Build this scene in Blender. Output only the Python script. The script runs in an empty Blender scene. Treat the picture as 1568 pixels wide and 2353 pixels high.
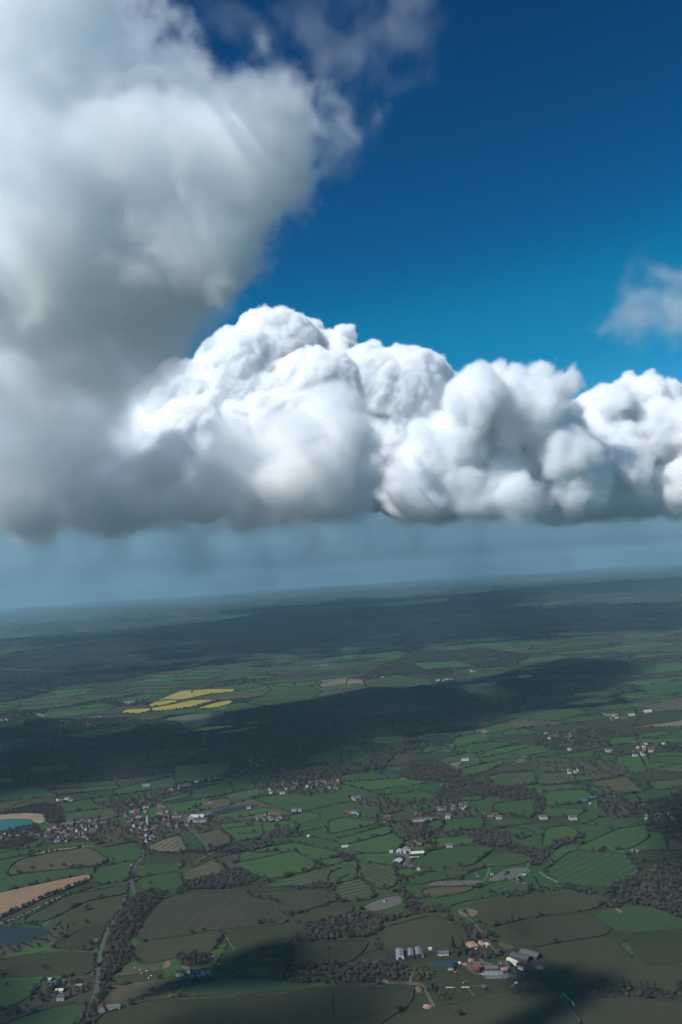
import bpy, bmesh, math, random, time
import numpy as np
from mathutils import Vector, Matrix
PI = math.pi
S = bpy.context.scene
S.render.engine = 'CYCLES'
cy = S.cycles
cy.max_bounces = 22; cy.diffuse_bounces = 2; cy.glossy_bounces = 2; cy.transparent_max_bounces = 8
cy.volume_bounces = 20; cy.volume_step_rate = 3; cy.volume_max_steps = 200
cy.use_adaptive_sampling = True; cy.adaptive_threshold = 0.04; cy.use_denoising = True
cy.sample_clamp_indirect = 6

# ------------------------------------------------------------------ camera
CAMH = 550.0
cam = bpy.data.objects.new('camera', bpy.data.cameras.new('camera')); S.collection.objects.link(cam); S.camera = cam
cam.data.sensor_fit = 'VERTICAL'; cam.data.sensor_height = 36; cam.data.lens = 28
cam.data.clip_start = 1; cam.data.clip_end = 400000
PITCH, ROLL = math.radians(4.55), math.radians(-3.83)
RC = Matrix.Rotation(PI/2 + PITCH, 3, 'X') @ Matrix.Rotation(ROLL, 3, 'Z')
cam.matrix_world = Matrix.Translation((0, 0, CAMH)) @ RC.to_4x4()
FP = 2353*28/36
def ray(px, py):
    return RC @ Vector(((px-784)/FP, -(py-1176.5)/FP, -1))

# ------------------------------------------------------------------ sky and sun
SUN_EL = math.radians(45)
SUN = Vector((math.cos(SUN_EL)*-0.82, math.cos(SUN_EL)*-0.57, math.sin(SUN_EL))).normalized()
world = bpy.data.worlds.new('World'); S.world = world; world.use_nodes = True
nt = world.node_tree; bg = nt.nodes['Background']
sky = nt.nodes.new('ShaderNodeTexSky'); sky.sky_type = 'NISHITA'; sky.sun_disc = False
sky.sun_elevation = SUN_EL; sky.sun_rotation = math.atan2(SUN.x, SUN.y); sky.altitude = 600
sky.dust_density = 0.3; sky.air_density = 1.0; sky.ozone_density = 4.0
def wnode(kind, **kw):
    n = nt.nodes.new(kind)
    for k, v in kw.items(): setattr(n, k, v)
    return n
# deepen the blue towards the zenith as a polarising filter does
s1 = wnode('ShaderNodeVectorMath', operation='SCALE'); s1.inputs['Scale'].default_value = 0.1; nt.links.new(sky.outputs[0], s1.inputs[0])
rc = wnode('ShaderNodeRGBCurve'); nt.links.new(s1.outputs[0], rc.inputs['Color'])
for ci, pts in ((0, [(0, 0), (.10, .0), (.14, .0), (.20, .015), (.5, .45), (1, .95)]),
                (1, [(0, 0), (.12, .036), (.142, .050), (.19, .092), (.25, .19), (.33, .27), (.65, .70), (1, 1)]),
                (2, [(0, 0), (.25, .140), (.28, .175), (.36, .265), (.45, .40), (.56, .52), (.65, .75), (1, 1)])):
    cv = rc.mapping.curves[ci]
    while len(cv.points) < len(pts): cv.points.new(.5, .5)
    for k, p in enumerate(pts): cv.points[k].location = p
rc.mapping.update()
s2 = wnode('ShaderNodeVectorMath', operation='SCALE'); s2.inputs['Scale'].default_value = 10*1.0; nt.links.new(rc.outputs[0], s2.inputs[0])
nt.links.new(s2.outputs[0], bg.inputs[0]); bg.inputs[1].default_value = 0.1
ld = bpy.data.lights.new('sun', 'SUN'); ld.energy = 5.0; ld.angle = math.radians(0.5); ld.color = (1, .985, .965)
sun = bpy.data.objects.new('sun', ld); S.collection.objects.link(sun)
sun.rotation_euler = SUN.to_track_quat('Z', 'Y').to_euler()
S.view_settings.view_transform = 'Standard'; S.view_settings.look = 'None'
S.view_settings.exposure = 0.0; S.view_settings.gamma = 1

# ------------------------------------------------------------------ clouds
def at(px, py, dist):
    r = ray(px, py); return Vector((0, 0, CAMH)) + r*(dist/r.y)
def in_poly(x, y, P):
    c = False; n = len(P); j = n-1
    for i in range(n):
        xi, yi = P[i]; xj, yj = P[j]
        if (yi > y) != (yj > y) and x < (xj-xi)*(y-yi)/(yj-yi)+xi: c = not c
        j = i
    return c
def edge_dist(x, y, P):
    b = 1e18; n = len(P)
    for i in range(n):
        x0, y0 = P[i]; x1, y1 = P[(i+1) % n]; dx, dy = x1-x0, y1-y0
        t = max(0, min(1, ((x-x0)*dx+(y-y0)*dy)/(dx*dx+dy*dy+1e-9)))
        b = min(b, (x-x0-t*dx)**2+(y-y0-t*dy)**2)
    return math.sqrt(b)
def fill_blobs(poly, classes, dist, depth, seed):
    """classes: [(radius px, count)] -> [(radius m, points)]; each ball stays inside the outline; dist may depend on the height in the outline"""
    rr = random.Random(seed); out = []
    xs = [p[0] for p in poly]; ys = [p[1] for p in poly]
    for r, n in classes:
        pts = []; k = 0; D0 = dist(0.5*(min(ys)+max(ys))) if callable(dist) else dist
        while len(pts) < n and k < n*80:
            k += 1
            x, y = rr.uniform(min(xs), max(xs)), rr.uniform(min(ys), max(ys))
            if not in_poly(x, y, poly): continue
            e = edge_dist(x, y, poly)
            if e < r*0.85 or (e > r*2.4 and rr.random() < .6): continue
            D = (dist(y) if callable(dist) else dist)
            pts.append(at(x, y, D + rr.uniform(-depth, depth) + (rr.random()-.7)*min(e, 2*r)*D/FP*.5))
        if pts: out.append((r*D0/FP, pts))
    return out
def make_cloud(name, label, classes, voxel, dens, bill, fbm, warp, soft, base_z, seed=0, base_soft=260, pad=None, color=(.988, .994, 1, 1), aniso=0.0, rough=.6):
    """a cloud as a density grid: balls joined smoothly, frayed by billows (scale, amount), noise (scale, amount) and a warp; cut flat at base_z"""
    allp = [(p, r) for r, ps in classes for p in ps]
    if pad is None: pad = bill[1]*.5+fbm[1]*.5+warp[1]*.5
    lo = Vector([min(p[i]-r for p, r in allp)-pad for i in range(3)]); hi = Vector([max(p[i]+r for p, r in allp)+pad for i in range(3)])
    lo.z = max(lo.z, base_z-2*voxel)
    me = bpy.data.meshes.new(name); o = bpy.data.objects.new(name, me); S.collection.objects.link(o)
    verts, cls = [], []
    for k, (r, ps) in enumerate(classes):
        for p in ps: verts.append(p); cls.append(k)
    me.from_pydata(verts, [], []); a = me.attributes.new('cls', 'INT', 'POINT'); a.data.foreach_set('value', cls)
    g = bpy.data.node_groups.new(name+'_shape', 'GeometryNodeTree')
    g.interface.new_socket('Geometry', in_out='INPUT', socket_type='NodeSocketGeometry')
    g.interface.new_socket('Geometry', in_out='OUTPUT', socket_type='NodeSocketGeometry')
    N = g.nodes; L = g.links
    def M(op, a, b=None, c=None, clamp=False):
        n = N.new('ShaderNodeMath'); n.operation = op; n.use_clamp = clamp
        for i, v in enumerate((a, b, c)):
            if v is None: continue
            if isinstance(v, (int, float)): n.inputs[i].default_value = v
            else: L.new(v, n.inputs[i])
        return n.outputs[0]
    def V(op, a, b):
        n = N.new('ShaderNodeVectorMath'); n.operation = op
        for i, v in enumerate((a, b)):
            if isinstance(v, tuple): n.inputs[i].default_value = v
            else: L.new(v, n.inputs[i])
        return n.outputs[0]
    gi = N.new('NodeGroupInput'); go = N.new('NodeGroupOutput')
    pos = N.new('GeometryNodeInputPosition').outputs[0]
    off = V('ADD', pos, (seed*1913., seed*731., seed*377.))
    wn = N.new('ShaderNodeTexNoise'); wn.inputs['Scale'].default_value = 1/warp[0]; wn.inputs['Detail'].default_value = 3; L.new(off, wn.inputs['Vector'])
    wv = V('SUBTRACT', wn.outputs['Color'], (.5, .5, .5)); wv = V('MULTIPLY', wv, (warp[1]*2,)*3)
    wpos = V('ADD', pos, wv); woff = V('ADD', off, wv)
    at_ = N.new('GeometryNodeInputNamedAttribute'); at_.data_type = 'INT'; at_.inputs['Name'].default_value = 'cls'
    field = None
    for k, (r, ps) in enumerate(classes):
        c = N.new('FunctionNodeCompare'); c.data_type = 'INT'; c.operation = 'EQUAL'; L.new(at_.outputs[0], c.inputs[2]); c.inputs[3].default_value = k
        sep = N.new('GeometryNodeSeparateGeometry'); sep.domain = 'POINT'; L.new(gi.outputs[0], sep.inputs[0]); L.new(c.outputs[0], sep.inputs[1])
        pr = N.new('GeometryNodeProximity'); pr.target_element = 'POINTS'; L.new(sep.outputs[0], pr.inputs[0])
        L.new(wpos, [i for i in pr.inputs if i.type == 'VECTOR'][0])
        f = M('SUBTRACT', r, pr.outputs['Distance'])
        field = f if field is None else M('SMOOTH_MAX', field, f, r*0.5)
    if bill[1]:
        vo = N.new('ShaderNodeTexVoronoi'); vo.feature = 'F1'; vo.inputs['Scale'].default_value = 1/bill[0]
        vo.inputs['Detail'].default_value = 2.0; vo.inputs['Roughness'].default_value = .5; vo.inputs['Lacunarity'].default_value = 2.4
        L.new(woff, vo.inputs['Vector'])
        field = M('MULTIPLY_ADD', M('SUBTRACT', .5, vo.outputs['Distance']), bill[1], field)
    n = N.new('ShaderNodeTexNoise'); n.inputs['Scale'].default_value = 1/fbm[0]; n.inputs['Detail'].default_value = 7; n.inputs['Roughness'].default_value = rough; L.new(woff, n.inputs['Vector'])
    field = M('MULTIPLY_ADD', M('SUBTRACT', n.outputs[0], .5), fbm[1]*2, field)
    d = M('MULTIPLY', field, 1/soft, clamp=True)
    sx = N.new('ShaderNodeSeparateXYZ'); L.new(pos, sx.inputs[0])
    d = M('MULTIPLY', d, M('POWER', M('MULTIPLY', M('SUBTRACT', sx.outputs[2], M('MULTIPLY_ADD', n.outputs[0], base_soft*2., base_z-base_soft)), 1/base_soft, clamp=True), 2.5))
    vc = N.new('GeometryNodeVolumeCube'); L.new(d, vc.inputs['Density'])
    vc.inputs['Min'].default_value = lo; vc.inputs['Max'].default_value = hi
    res = [max(8, int((hi[i]-lo[i])/voxel)) for i in range(3)]
    for i, ax in enumerate('XYZ'): vc.inputs['Resolution '+ax].default_value = res[i]
    print('CLOUD', name, res, round(res[0]*res[1]*res[2]/1e6, 1), [round(v) for v in lo], [round(v) for v in hi])
    m = bpy.data.materials.new(name+'_vapour'); m.use_nodes = True; t = m.node_tree
    t.nodes.remove(t.nodes['Principled BSDF'])
    pv = t.nodes.new('ShaderNodeVolumePrincipled'); pv.inputs['Color'].default_value = color; pv.inputs['Density'].default_value = dens; pv.inputs['Anisotropy'].default_value = aniso
    t.links.new(pv.outputs[0], t.nodes['Material Output'].inputs['Volume'])
    sm = N.new('GeometryNodeSetMaterial'); L.new(vc.outputs[0], sm.inputs[0]); sm.inputs['Material'].default_value = m; L.new(sm.outputs[0], go.inputs[0])
    md = o.modifiers.new('shape', 'NODES'); md.node_group = g; me.materials.append(m)
    o['label'] = label; o['category'] = 'cloud'
    return o
rnd_c = random.Random(77)
tower = [(250,930),(330,880),(385,840),(420,795),(455,780),(495,790),(500,737),(530,730),(560,730),(590,711),(630,698),(680,704),(715,723),(740,728),(760,747),(800,735),(840,740),(870,760),(905,780),(945,800),(1000,807),(1035,830),(1080,860),(1100,980),(1000,1180),(700,1200),(300,1200),(200,1100),(230,980)]
make_cloud('cumulus_cloud', 'brilliant white cauliflower-topped cumulus tower at the middle of the skyline, tallest of the far clouds',
    fill_blobs(tower, [(115, 60), (62, 110), (30, 200)], 14000., 900, 1), 21, .03, (620, 170), (230, 135), (900, 130), 65, 1150, seed=1, rough=.66)
heap = [(1040,860),(1065,830),(1110,820),(1160,807),(1215,795),(1268,785),(1300,810),(1340,845),(1350,890),(1345,960),(1420,1020),(1440,1225),(1000,1235),(820,1235),(860,1050),(950,950)]
make_cloud('cumulus_cloud', 'broad pale cumulus heap with a pointed peak, between the white tower and the right-hand cloud',
    fill_blobs(heap, [(80, 45), (42, 90), (22, 120)], 12500., 800, 2), 34, .014, (500, 200), (330, 190), (800, 180), 140, 1050, seed=12, color=(.986, .994, 1, 1), rough=.64, base_soft=480)
rightc = [(1270,960),(1320,915),(1345,900),(1380,870),(1440,850),(1480,857),(1540,855),(1640,880),(1750,950),(1750,1230),(1200,1230),(1220,1050)]
make_cloud('cumulus_cloud', 'white cumulus with a knobbly round top at the right end of the far cloud bank',
    fill_blobs(rightc, [(85, 45), (45, 80), (22, 120)], 15000., 900, 3), 38, .02, (560, 210), (240, 110), (700, 120), 75, 1100, seed=3, rough=.64, base_soft=480)
front = [(730,870),(780,845),(830,870),(870,950),(905,1050),(890,1180),(850,1250),(600,1275),(300,1290),(-100,1310),(0,1130),(210,1040),(330,980),(480,960),(600,960),(690,900)]
make_cloud('cumulus_cloud', 'blue-grey shaded cumulus with a flat dark base in front of the white tower',
    fill_blobs(front, [(75, 110), (42, 120), (24, 120)], 10000., 900, 4), 32, .009, (520, 170), (450, 300), (900, 260), 210, 985, seed=4, rough=.68, color=(.984, .993, 1, 1), base_soft=480)
bigup = [(-260,-250),(200,-250),(300,-60),(430,50),(480,120),(560,140),(640,160),(760,180),(860,280),(860,350),(750,390),(710,460),(620,530),(600,660),(490,720),(300,760),(0,780),(-260,760)]
make_cloud('cumulus_cloud', 'huge soft grey-white cloud bank filling the upper left of the sky',
    fill_blobs(bigup, [(150, 90), (80, 180), (38, 260)], 5600., 800, 5), 24, .0052, (420, 150), (320, 430), (800, 320), 200, 985, seed=5, rough=.74, color=(.980, .992, 1, 1))
biglow = [(-260,560),(0,540),(300,540),(560,560),(590,680),(500,730),(450,800),(380,890),(320,980),(240,1090),(150,1180),(60,1330),(-260,1330)]
make_cloud('cumulus_cloud', 'darker smooth lower part of the left cloud bank sloping down to the horizon',
    fill_blobs(biglow, [(110, 130), (60, 200), (35, 120)], lambda y: 5900.+max(0, min(3000, (y-620)*10)), 700, 9), 40, .0028, (600, 150), (500, 440), (1200, 360), 240, 985, seed=9, rough=.72, color=(.984, .994, 1, 1), base_soft=500)
veil = [(560,-80),(1010,-80),(1040,60),(1030,150),(985,250),(935,310),(880,290),(850,220),(780,190),(700,170),(620,120),(520,90),(470,20)]
make_cloud('cloud_wisp', 'thin grey veil of cloud at the top of the sky, right of the big bank',
    fill_blobs(veil, [(70, 30), (35, 50)], 5200., 200, 6), 34, .0014, (400, 100), (300, 420), (900, 420), 420, 985, seed=6)
wisp = [(1380,710),(1420,640),(1500,600),(1600,570),(1700,600),(1700,820),(1600,860),(1520,840),(1470,830),(1400,770)]
make_cloud('cloud_wisp', 'ragged grey cloud at the right edge of the blue sky above the white clouds',
    fill_blobs(wisp, [(60, 30), (30, 40)], 6500., 200, 7), 28, .0020, (300, 90), (300, 400), (700, 400), 260, 985, seed=7)
puffc = [(1020,385),(1060,370),(1100,385),(1070,415),(1045,445),(1025,415)]
make_cloud('cloud_wisp', 'tiny faint wisp alone in the blue sky right of the big bank',
    fill_blobs(puffc, [(14, 8)], 5200., 50, 8), 20, .0022, (200, 30), (200, 90), (300, 90), 120, 985, seed=8)
dk = [Vector((x+rnd_c.uniform(-900, 900), 52500+rnd_c.uniform(-900, 900)+abs(x)*.05, z+rnd_c.uniform(-300, 300)+x*.02)) for x in range(-34000, 36000, 1900) for z in (-900, 500, 1900, 3000)]
make_cloud('rain_cloud', 'distant flat grey rain cloud lying along the horizon below the cumulus',
    [(2700, dk)], 450, .0016, (3000, 200), (6000, 500), (9000, 1200), 900, -3000, seed=10, base_soft=100, color=(.42, .60, .67, 1))  # dark albedo stands in for the shade of the clouds above it
fringe = [(600,150),(760,170),(880,240),(895,340),(840,400),(760,430),(740,520),(650,570),(620,660),(560,700),(540,560),(620,400)]
make_cloud('cloud_wisp', 'torn thin fringe of grey cloud along the right edge of the big bank',
    fill_blobs(fringe, [(45, 40), (22, 90)], 5000., 250, 11), 24, .0022, (300, 80), (260, 330), (600, 260), 220, 985, seed=11, rough=.72)
rv = [Vector((x+rnd_c.uniform(-800, 800), y+rnd_c.uniform(-800, 800), 900+rnd_c.uniform(0, 250)+y*.012)) for y in range(11500, 44000, 2300) for x in range(-int(y*.55)-1500, int(y*.55)+1500, 2300)]
make_cloud('rain_veil', 'pale blue-grey veil of rain hanging below the bases of the far cumulus',
    [(1750, rv)], 330, 3.2e-5, (3000, 100), (4000, 500), (6000, 800), 1500, 985, seed=12, base_soft=60, color=(.50, .70, .80, 1))
# ------------------------------------------------------------------ terrain
def hgt(x, y):
    d = np.hypot(x, y); n = np.clip((d-700)/600, 0, 1)
    s = np.clip((d-3500)/5500, 0, 1); s = s*s*(3-2*s)
    a = 5*n*(np.sin(x/230.+1)+.8*np.sin(y/310.+x/700.)+.6*np.sin((x+y)/150.))
    b = 34*s*(np.sin(x/1500.+.7)*np.sin(y/1900.+1.1)+.5*np.sin(x/700.+y/1300.))
    return a+b
def G(px, py, it=8):
    """the ground point seen at photo point (px, py) of a 1568 x 2353 frame"""
    r = ray(px, py); z = 0.0
    if r.z > -0.008: r.z = -0.008
    for _ in range(it):
        t = (CAMH-z)/-r.z; x, y = r.x*t, r.y*t
        z += 0.7*(float(hgt(x, y))-z)
    return (x, y)
def W(px, py):
    x, y = G(px, py); return Vector((x, y, float(hgt(x, y))))
RCI = RC.transposed()
def to_px(x, y, z):
    v = RCI @ Vector((x, y, z-CAMH)); return (784-v.x/v.z*FP, 1176.5+v.y/v.z*FP)
def to_px_np(x, y, z):
    m = np.array(RCI); X = m @ np.array([x, y, z-CAMH])
    return 784-X[0]/X[2]*FP, 1176.5+X[1]/X[2]*FP
RNG = np.random.default_rng(7); rnd = random.Random(11)

# ------------------------------------------------------------------ materials
MATS = {}
def newmat(name):
    m = bpy.data.materials.new(name); m.use_nodes = True; MATS[name] = m
    b = m.node_tree.nodes['Principled BSDF']; b.inputs['Roughness'].default_value = .95; b.inputs['Specular IOR Level'].default_value = .12
    return m, m.node_tree, b
def _math(t, op, a, b=None, c=None, clamp=False):
    n = t.nodes.new('ShaderNodeMath'); n.operation = op; n.use_clamp = clamp
    for i, v in enumerate((a, b, c)):
        if v is None: continue
        if isinstance(v, (int, float)): n.inputs[i].default_value = v
        else: t.links.new(v, n.inputs[i])
    return n.outputs[0]
def _noise(t, vec, scale, detail=4, rough=.55):
    n = t.nodes.new('ShaderNodeTexNoise'); n.inputs['Scale'].default_value = scale; n.inputs['Detail'].default_value = detail; n.inputs['Roughness'].default_value = rough
    t.links.new(vec, n.inputs['Vector']); return n.outputs[0]
def _mix(t, f, a, b):
    n = t.nodes.new('ShaderNodeMix'); n.data_type = 'RGBA'
    for s, v in ((n.inputs[0], f), (n.inputs[6], a), (n.inputs[7], b)):
        if isinstance(v, tuple): s.default_value = (*v, 1) if len(v) == 3 else v
        elif isinstance(v, (int, float)): s.default_value = v
        else: t.links.new(v, s)
    return n.outputs[2]
def _ramp(t, f, lo, hi):
    n = t.nodes.new('ShaderNodeMapRange'); n.inputs[1].default_value = lo; n.inputs[2].default_value = hi; t.links.new(f, n.inputs[0]); return n.outputs[0]
def soil(name, c0, c1, stripe=None, big=.006, c2=None):
    """field material: two tones in drifts, fine speckle, worn patches, optional drill lines (angle, spacing m, tone, share)"""
    m, t, b = newmat(name)
    g = t.nodes.new('ShaderNodeNewGeometry').outputs['Position']
    f = _ramp(t, _noise(t, g, big, 5, .6), .32, .68)
    col = _mix(t, f, c0, c1)
    if c2: col = _mix(t, _ramp(t, _noise(t, g, big*2.7, 6, .65), .56, .72), col, c2)
    sp = _ramp(t, _noise(t, g, .22, 5, .75), .25, .75)
    mul = t.nodes.new('ShaderNodeMix'); mul.data_type = 'RGBA'; mul.blend_type = 'MULTIPLY'; mul.inputs[0].default_value = 1
    t.links.new(col, mul.inputs[6]); cr = _mix(t, sp, (.63, .63, .56), (1.15, 1.11, 1.0)); t.links.new(cr, mul.inputs[7]); col = mul.outputs[2]
    if stripe:
        ang, sp_, tone, share = stripe
        mp = t.nodes.new('ShaderNodeMapping'); mp.inputs['Rotation'].default_value = (0, 0, ang); t.links.new(g, mp.inputs[0])
        sx = t.nodes.new('ShaderNodeSeparateXYZ'); t.links.new(mp.outputs[0], sx.inputs[0])
        xx = _math(t, 'MULTIPLY_ADD', _noise(t, g, .004, 2), sp_*1.5, sx.outputs[0])
        fr = _math(t, 'FRACT', _math(t, 'MULTIPLY', xx, 1/sp_))
        k = _math(t, 'LESS_THAN', fr, share)
        k = _math(t, 'MULTIPLY', k, _ramp(t, _noise(t, g, .02, 3), .3, .55))
        col = _mix(t, k, col, tone)
    t.links.new(col, b.inputs['Base Color'])
    bp = t.nodes.new('ShaderNodeBump'); bp.inputs['Strength'].default_value = .5; bp.inputs['Distance'].default_value = .5
    t.links.new(_noise(t, g, .35, 4, .7), bp.inputs['Height']); t.links.new(bp.outputs[0], b.inputs['Normal'])
    return m
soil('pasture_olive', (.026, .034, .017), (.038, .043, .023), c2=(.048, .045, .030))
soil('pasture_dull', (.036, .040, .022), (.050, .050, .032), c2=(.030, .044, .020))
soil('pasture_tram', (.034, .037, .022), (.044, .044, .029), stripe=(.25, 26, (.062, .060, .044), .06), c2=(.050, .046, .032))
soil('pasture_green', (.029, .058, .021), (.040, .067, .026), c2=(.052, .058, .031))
soil('pasture_bright', (.034, .074, .025), (.045, .086, .030), c2=(.056, .070, .033))
soil('pasture_mow', (.030, .052, .022), (.042, .060, .028), stripe=(1.2, 14, (.060, .078, .040), .45))
soil('pasture_mow_b', (.032, .050, .022), (.042, .058, .028), stripe=(-.55, 13, (.062, .078, .042), .4))
soil('pasture_mow_c', (.022, .050, .018), (.034, .062, .024), stripe=(.9, 16, (.040, .066, .030), .4))
soil('rough_brown', (.062, .056, .036), (.084, .074, .048), c2=(.040, .048, .024))
soil('crop_green', (.020, .056, .024), (.026, .066, .026), stripe=(.3, 60, (.10, .11, .060), .05))
soil('plough', (.20, .130, .085), (.245, .165, .110), stripe=(1.9, 9, (.185, .12, .078), .4), c2=(.17, .110, .072))
soil('tan_soil', (.13, .098, .070), (.18, .138, .10), c2=(.08, .072, .05))
soil('allotment', (.13, .105, .075), (.16, .13, .09), stripe=(.35, 15, (.050, .052, .030), .45), c2=(.07, .06, .04))
soil('allotment_green', (.016, .040, .016), (.022, .048, .020), stripe=(.35, 19, (.040, .060, .026), .3))
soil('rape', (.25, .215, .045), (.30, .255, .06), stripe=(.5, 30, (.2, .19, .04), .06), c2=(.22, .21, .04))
soil('rape_shaded', (.16, .15, .035), (.2, .185, .04), c2=(.12, .12, .04))  # rapeseed colour darkened for the fields that lie in cloud shade
soil('wood_floor', (.034, .033, .022), (.046, .042, .030), c2=(.026, .034, .018), big=.02)
soil('yard', (.085, .075, .068), (.12, .105, .09), c2=(.05, .047, .04), big=.04)
soil('mud', (.024, .023, .023), (.036, .034, .032), c2=(.06, .052, .042), big=.03)
soil('sand', (.20, .155, .115), (.26, .205, .16), c2=(.15, .11, .08), big=.03)
soil('track_dirt', (.085, .078, .062), (.12, .11, .09), c2=(.055, .055, .038), big=.03)
soil('asphalt', (.070, .070, .072), (.085, .085, .085), c2=(.06, .06, .06), big=.02)
soil('village_ground', (.045, .046, .032), (.065, .060, .045), c2=(.030, .046, .020), big=.02)

def water_mat(name, c, rough):
    m, t, b = newmat(name); b.inputs['Base Color'].default_value = (*c, 1); b.inputs['Roughness'].default_value = rough; b.inputs['Specular IOR Level'].default_value = .18
    g = t.nodes.new('ShaderNodeNewGeometry').outputs['Position']
    bp = t.nodes.new('ShaderNodeBump'); bp.inputs['Strength'].default_value = .25; bp.inputs['Distance'].default_value = .3
    t.links.new(_noise(t, g, .5, 3), bp.inputs['Height']); t.links.new(bp.outputs[0], b.inputs['Normal'])
water_mat('pond_silt', (.090, .085, .066), .5); water_mat('lake_dark', (.008, .016, .020), .5); water_mat('lake_teal', (.010, .085, .080), .5)

# far country: fields too small to see one by one, as a patchwork of real ground colours
m, t, b = newmat('countryside')
g = t.nodes.new('ShaderNodeNewGeometry').outputs['Position']
wn = t.nodes.new('ShaderNodeTexNoise'); wn.inputs['Scale'].default_value = .0012; wn.inputs['Detail'].default_value = 3; t.links.new(g, wn.inputs['Vector'])
va = t.nodes.new('ShaderNodeVectorMath'); va.operation = 'MULTIPLY_ADD'; va.inputs[1].default_value = (420, 420, 0); t.links.new(wn.outputs['Color'], va.inputs[0]); t.links.new(g, va.inputs[2])
fl = t.nodes.new('ShaderNodeVectorMath'); fl.operation = 'MULTIPLY'; fl.inputs[1].default_value = (1, 1, 0); t.links.new(va.outputs[0], fl.inputs[0])
vo = t.nodes.new('ShaderNodeTexVoronoi'); vo.distance = 'CHEBYCHEV'; vo.inputs['Scale'].default_value = 1/230.; t.links.new(fl.outputs[0], vo.inputs['Vector'])
sc = t.nodes.new('ShaderNodeSeparateColor'); t.links.new(vo.outputs['Color'], sc.inputs[0])
cr = t.nodes.new('ShaderNodeValToRGB'); cr.color_ramp.interpolation = 'CONSTANT'; t.links.new(sc.outputs[0], cr.inputs[0])
cols = [(.030, .048, .022), (.026, .062, .022), (.042, .046, .028), (.020, .030, .018), (.032, .056, .028), (.030, .032, .022), (.085, .075, .050), (.040, .060, .028), (.022, .030, .018), (.16, .13, .095)]
el = cr.color_ramp.elements
while len(el) < len(cols): el.new(.5)
for i, c in enumerate(cols): el[i].position = [0, .14, .26, .38, .52, .64, .76, .82, .90, .975][i]; el[i].color = (*c, 1)
ve = t.nodes.new('ShaderNodeTexVoronoi'); ve.feature = 'DISTANCE_TO_EDGE'; ve.inputs['Scale'].default_value = 1/230.; t.links.new(fl.outputs[0], ve.inputs['Vector'])
hed = _math(t, 'LESS_THAN', ve.outputs['Distance'], _math(t, 'MULTIPLY', _noise(t, g, .01, 3), .12))
wd = _ramp(t, _noise(t, g, .00045, 5, .6), .50, .54)
col = _mix(t, hed, cr.outputs[0], (.024, .027, .018)); col = _mix(t, wd, col, _mix(t, _noise(t, g, .02, 5, .7), (.012, .018, .012), (.040, .040, .030)))
t.links.new(col, b.inputs['Base Color'])

def flat(name, c, c2=None, scale=.6, rough=.8, spec=.2, rand=0.0):
    m, t, b = newmat(name); b.inputs['Roughness'].default_value = rough; b.inputs['Specular IOR Level'].default_value = spec
    g = t.nodes.new('ShaderNodeNewGeometry').outputs['Position']
    col = _mix(t, _ramp(t, _noise(t, g, scale, 5, .7), .35, .65), c, c2 or tuple(v*.75 for v in c))
    if rand:
        oi = t.nodes.new('ShaderNodeObjectInfo'); hs = t.nodes.new('ShaderNodeHueSaturation'); t.links.new(col, hs.inputs['Color'])
        t.links.new(_math(t, 'MULTIPLY_ADD', oi.outputs['Random'], 2*rand, 1-rand), hs.inputs['Value'])
        t.links.new(_math(t, 'MULTIPLY_ADD', oi.outputs['Random'], .02, .49), hs.inputs['Hue']); col = hs.outputs[0]
    t.links.new(col, b.inputs['Base Color']); return m
flat('bare_twigs', (.080, .067, .051), (.050, .043, .033), rand=.4); flat('bark', (.07, .058, .045), scale=2)
flat('far_twigs', (.052, .056, .038), (.034, .040, .027), rand=.4); flat('evergreen', (.020, .032, .018), (.013, .022, .014), rand=.25); flat('spring_leaf', (.085, .088, .034), (.060, .068, .026), rand=.3)
flat('hedge_twigs', (.030, .034, .019), (.018, .023, .014), scale=.3, rand=.3)
flat('blossom', (.30, .28, .24), (.16, .14, .11))
flat('brick_wall', (.15, .085, .062), (.11, .065, .05), rand=.2); flat('white_wall', (.52, .50, .46), (.42, .40, .37)); flat('cream_wall', (.66, .58, .40), (.58, .50, .34))
flat('stone_wall', (.32, .29, .24), (.24, .22, .18)); flat('timber_wall', (.06, .055, .05), (.04, .038, .035)); flat('green_sheet', (.03, .055, .045), (.022, .045, .038))
flat('tile_roof', (.15, .075, .052), (.10, .055, .042), rand=.3); flat('slate_roof', (.085, .085, .088), (.06, .06, .064), rand=.25); flat('grey_sheet', (.17, .175, .18), (.12, .12, .125), rand=.15)
flat('pale_sheet', (.42, .42, .40), (.32, .32, .31)); flat('dark_sheet', (.020, .035, .038), (.014, .026, .030)); flat('rust_sheet', (.34, .22, .17), (.22, .10, .07), scale=.15); flat('cream_sheet', (.50, .47, .36), (.42, .39, .30))
flat('teal_sheet', (.03, .11, .11), (.02, .08, .08)); flat('red_tile', (.15, .062, .042), (.10, .045, .033))
flat('glass', (.02, .025, .03), (.035, .04, .05), rough=.15, spec=.6); flat('paint_white', (.8, .8, .78), (.7, .7, .68)); flat('rubber', (.02, .02, .02), (.03, .03, .03))
flat('bright_green', (.02, .28, .12), (.015, .22, .09)); flat('blue_paint', (.03, .12, .30), (.02, .09, .22)); flat('orange_paint', (.6, .14, .03), (.5, .10, .02)); flat('steel', (.35, .36, .37), (.28, .28, .29), rough=.5, spec=.5)
flat('car_silver', (.45, .46, .47), (.4, .41, .42), rough=.3, spec=.5); flat('car_dark', (.03, .035, .045), (.02, .025, .03), rough=.3, spec=.5); flat('car_red', (.38, .03, .02), (.3, .02, .015), rough=.3, spec=.5)

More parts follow.
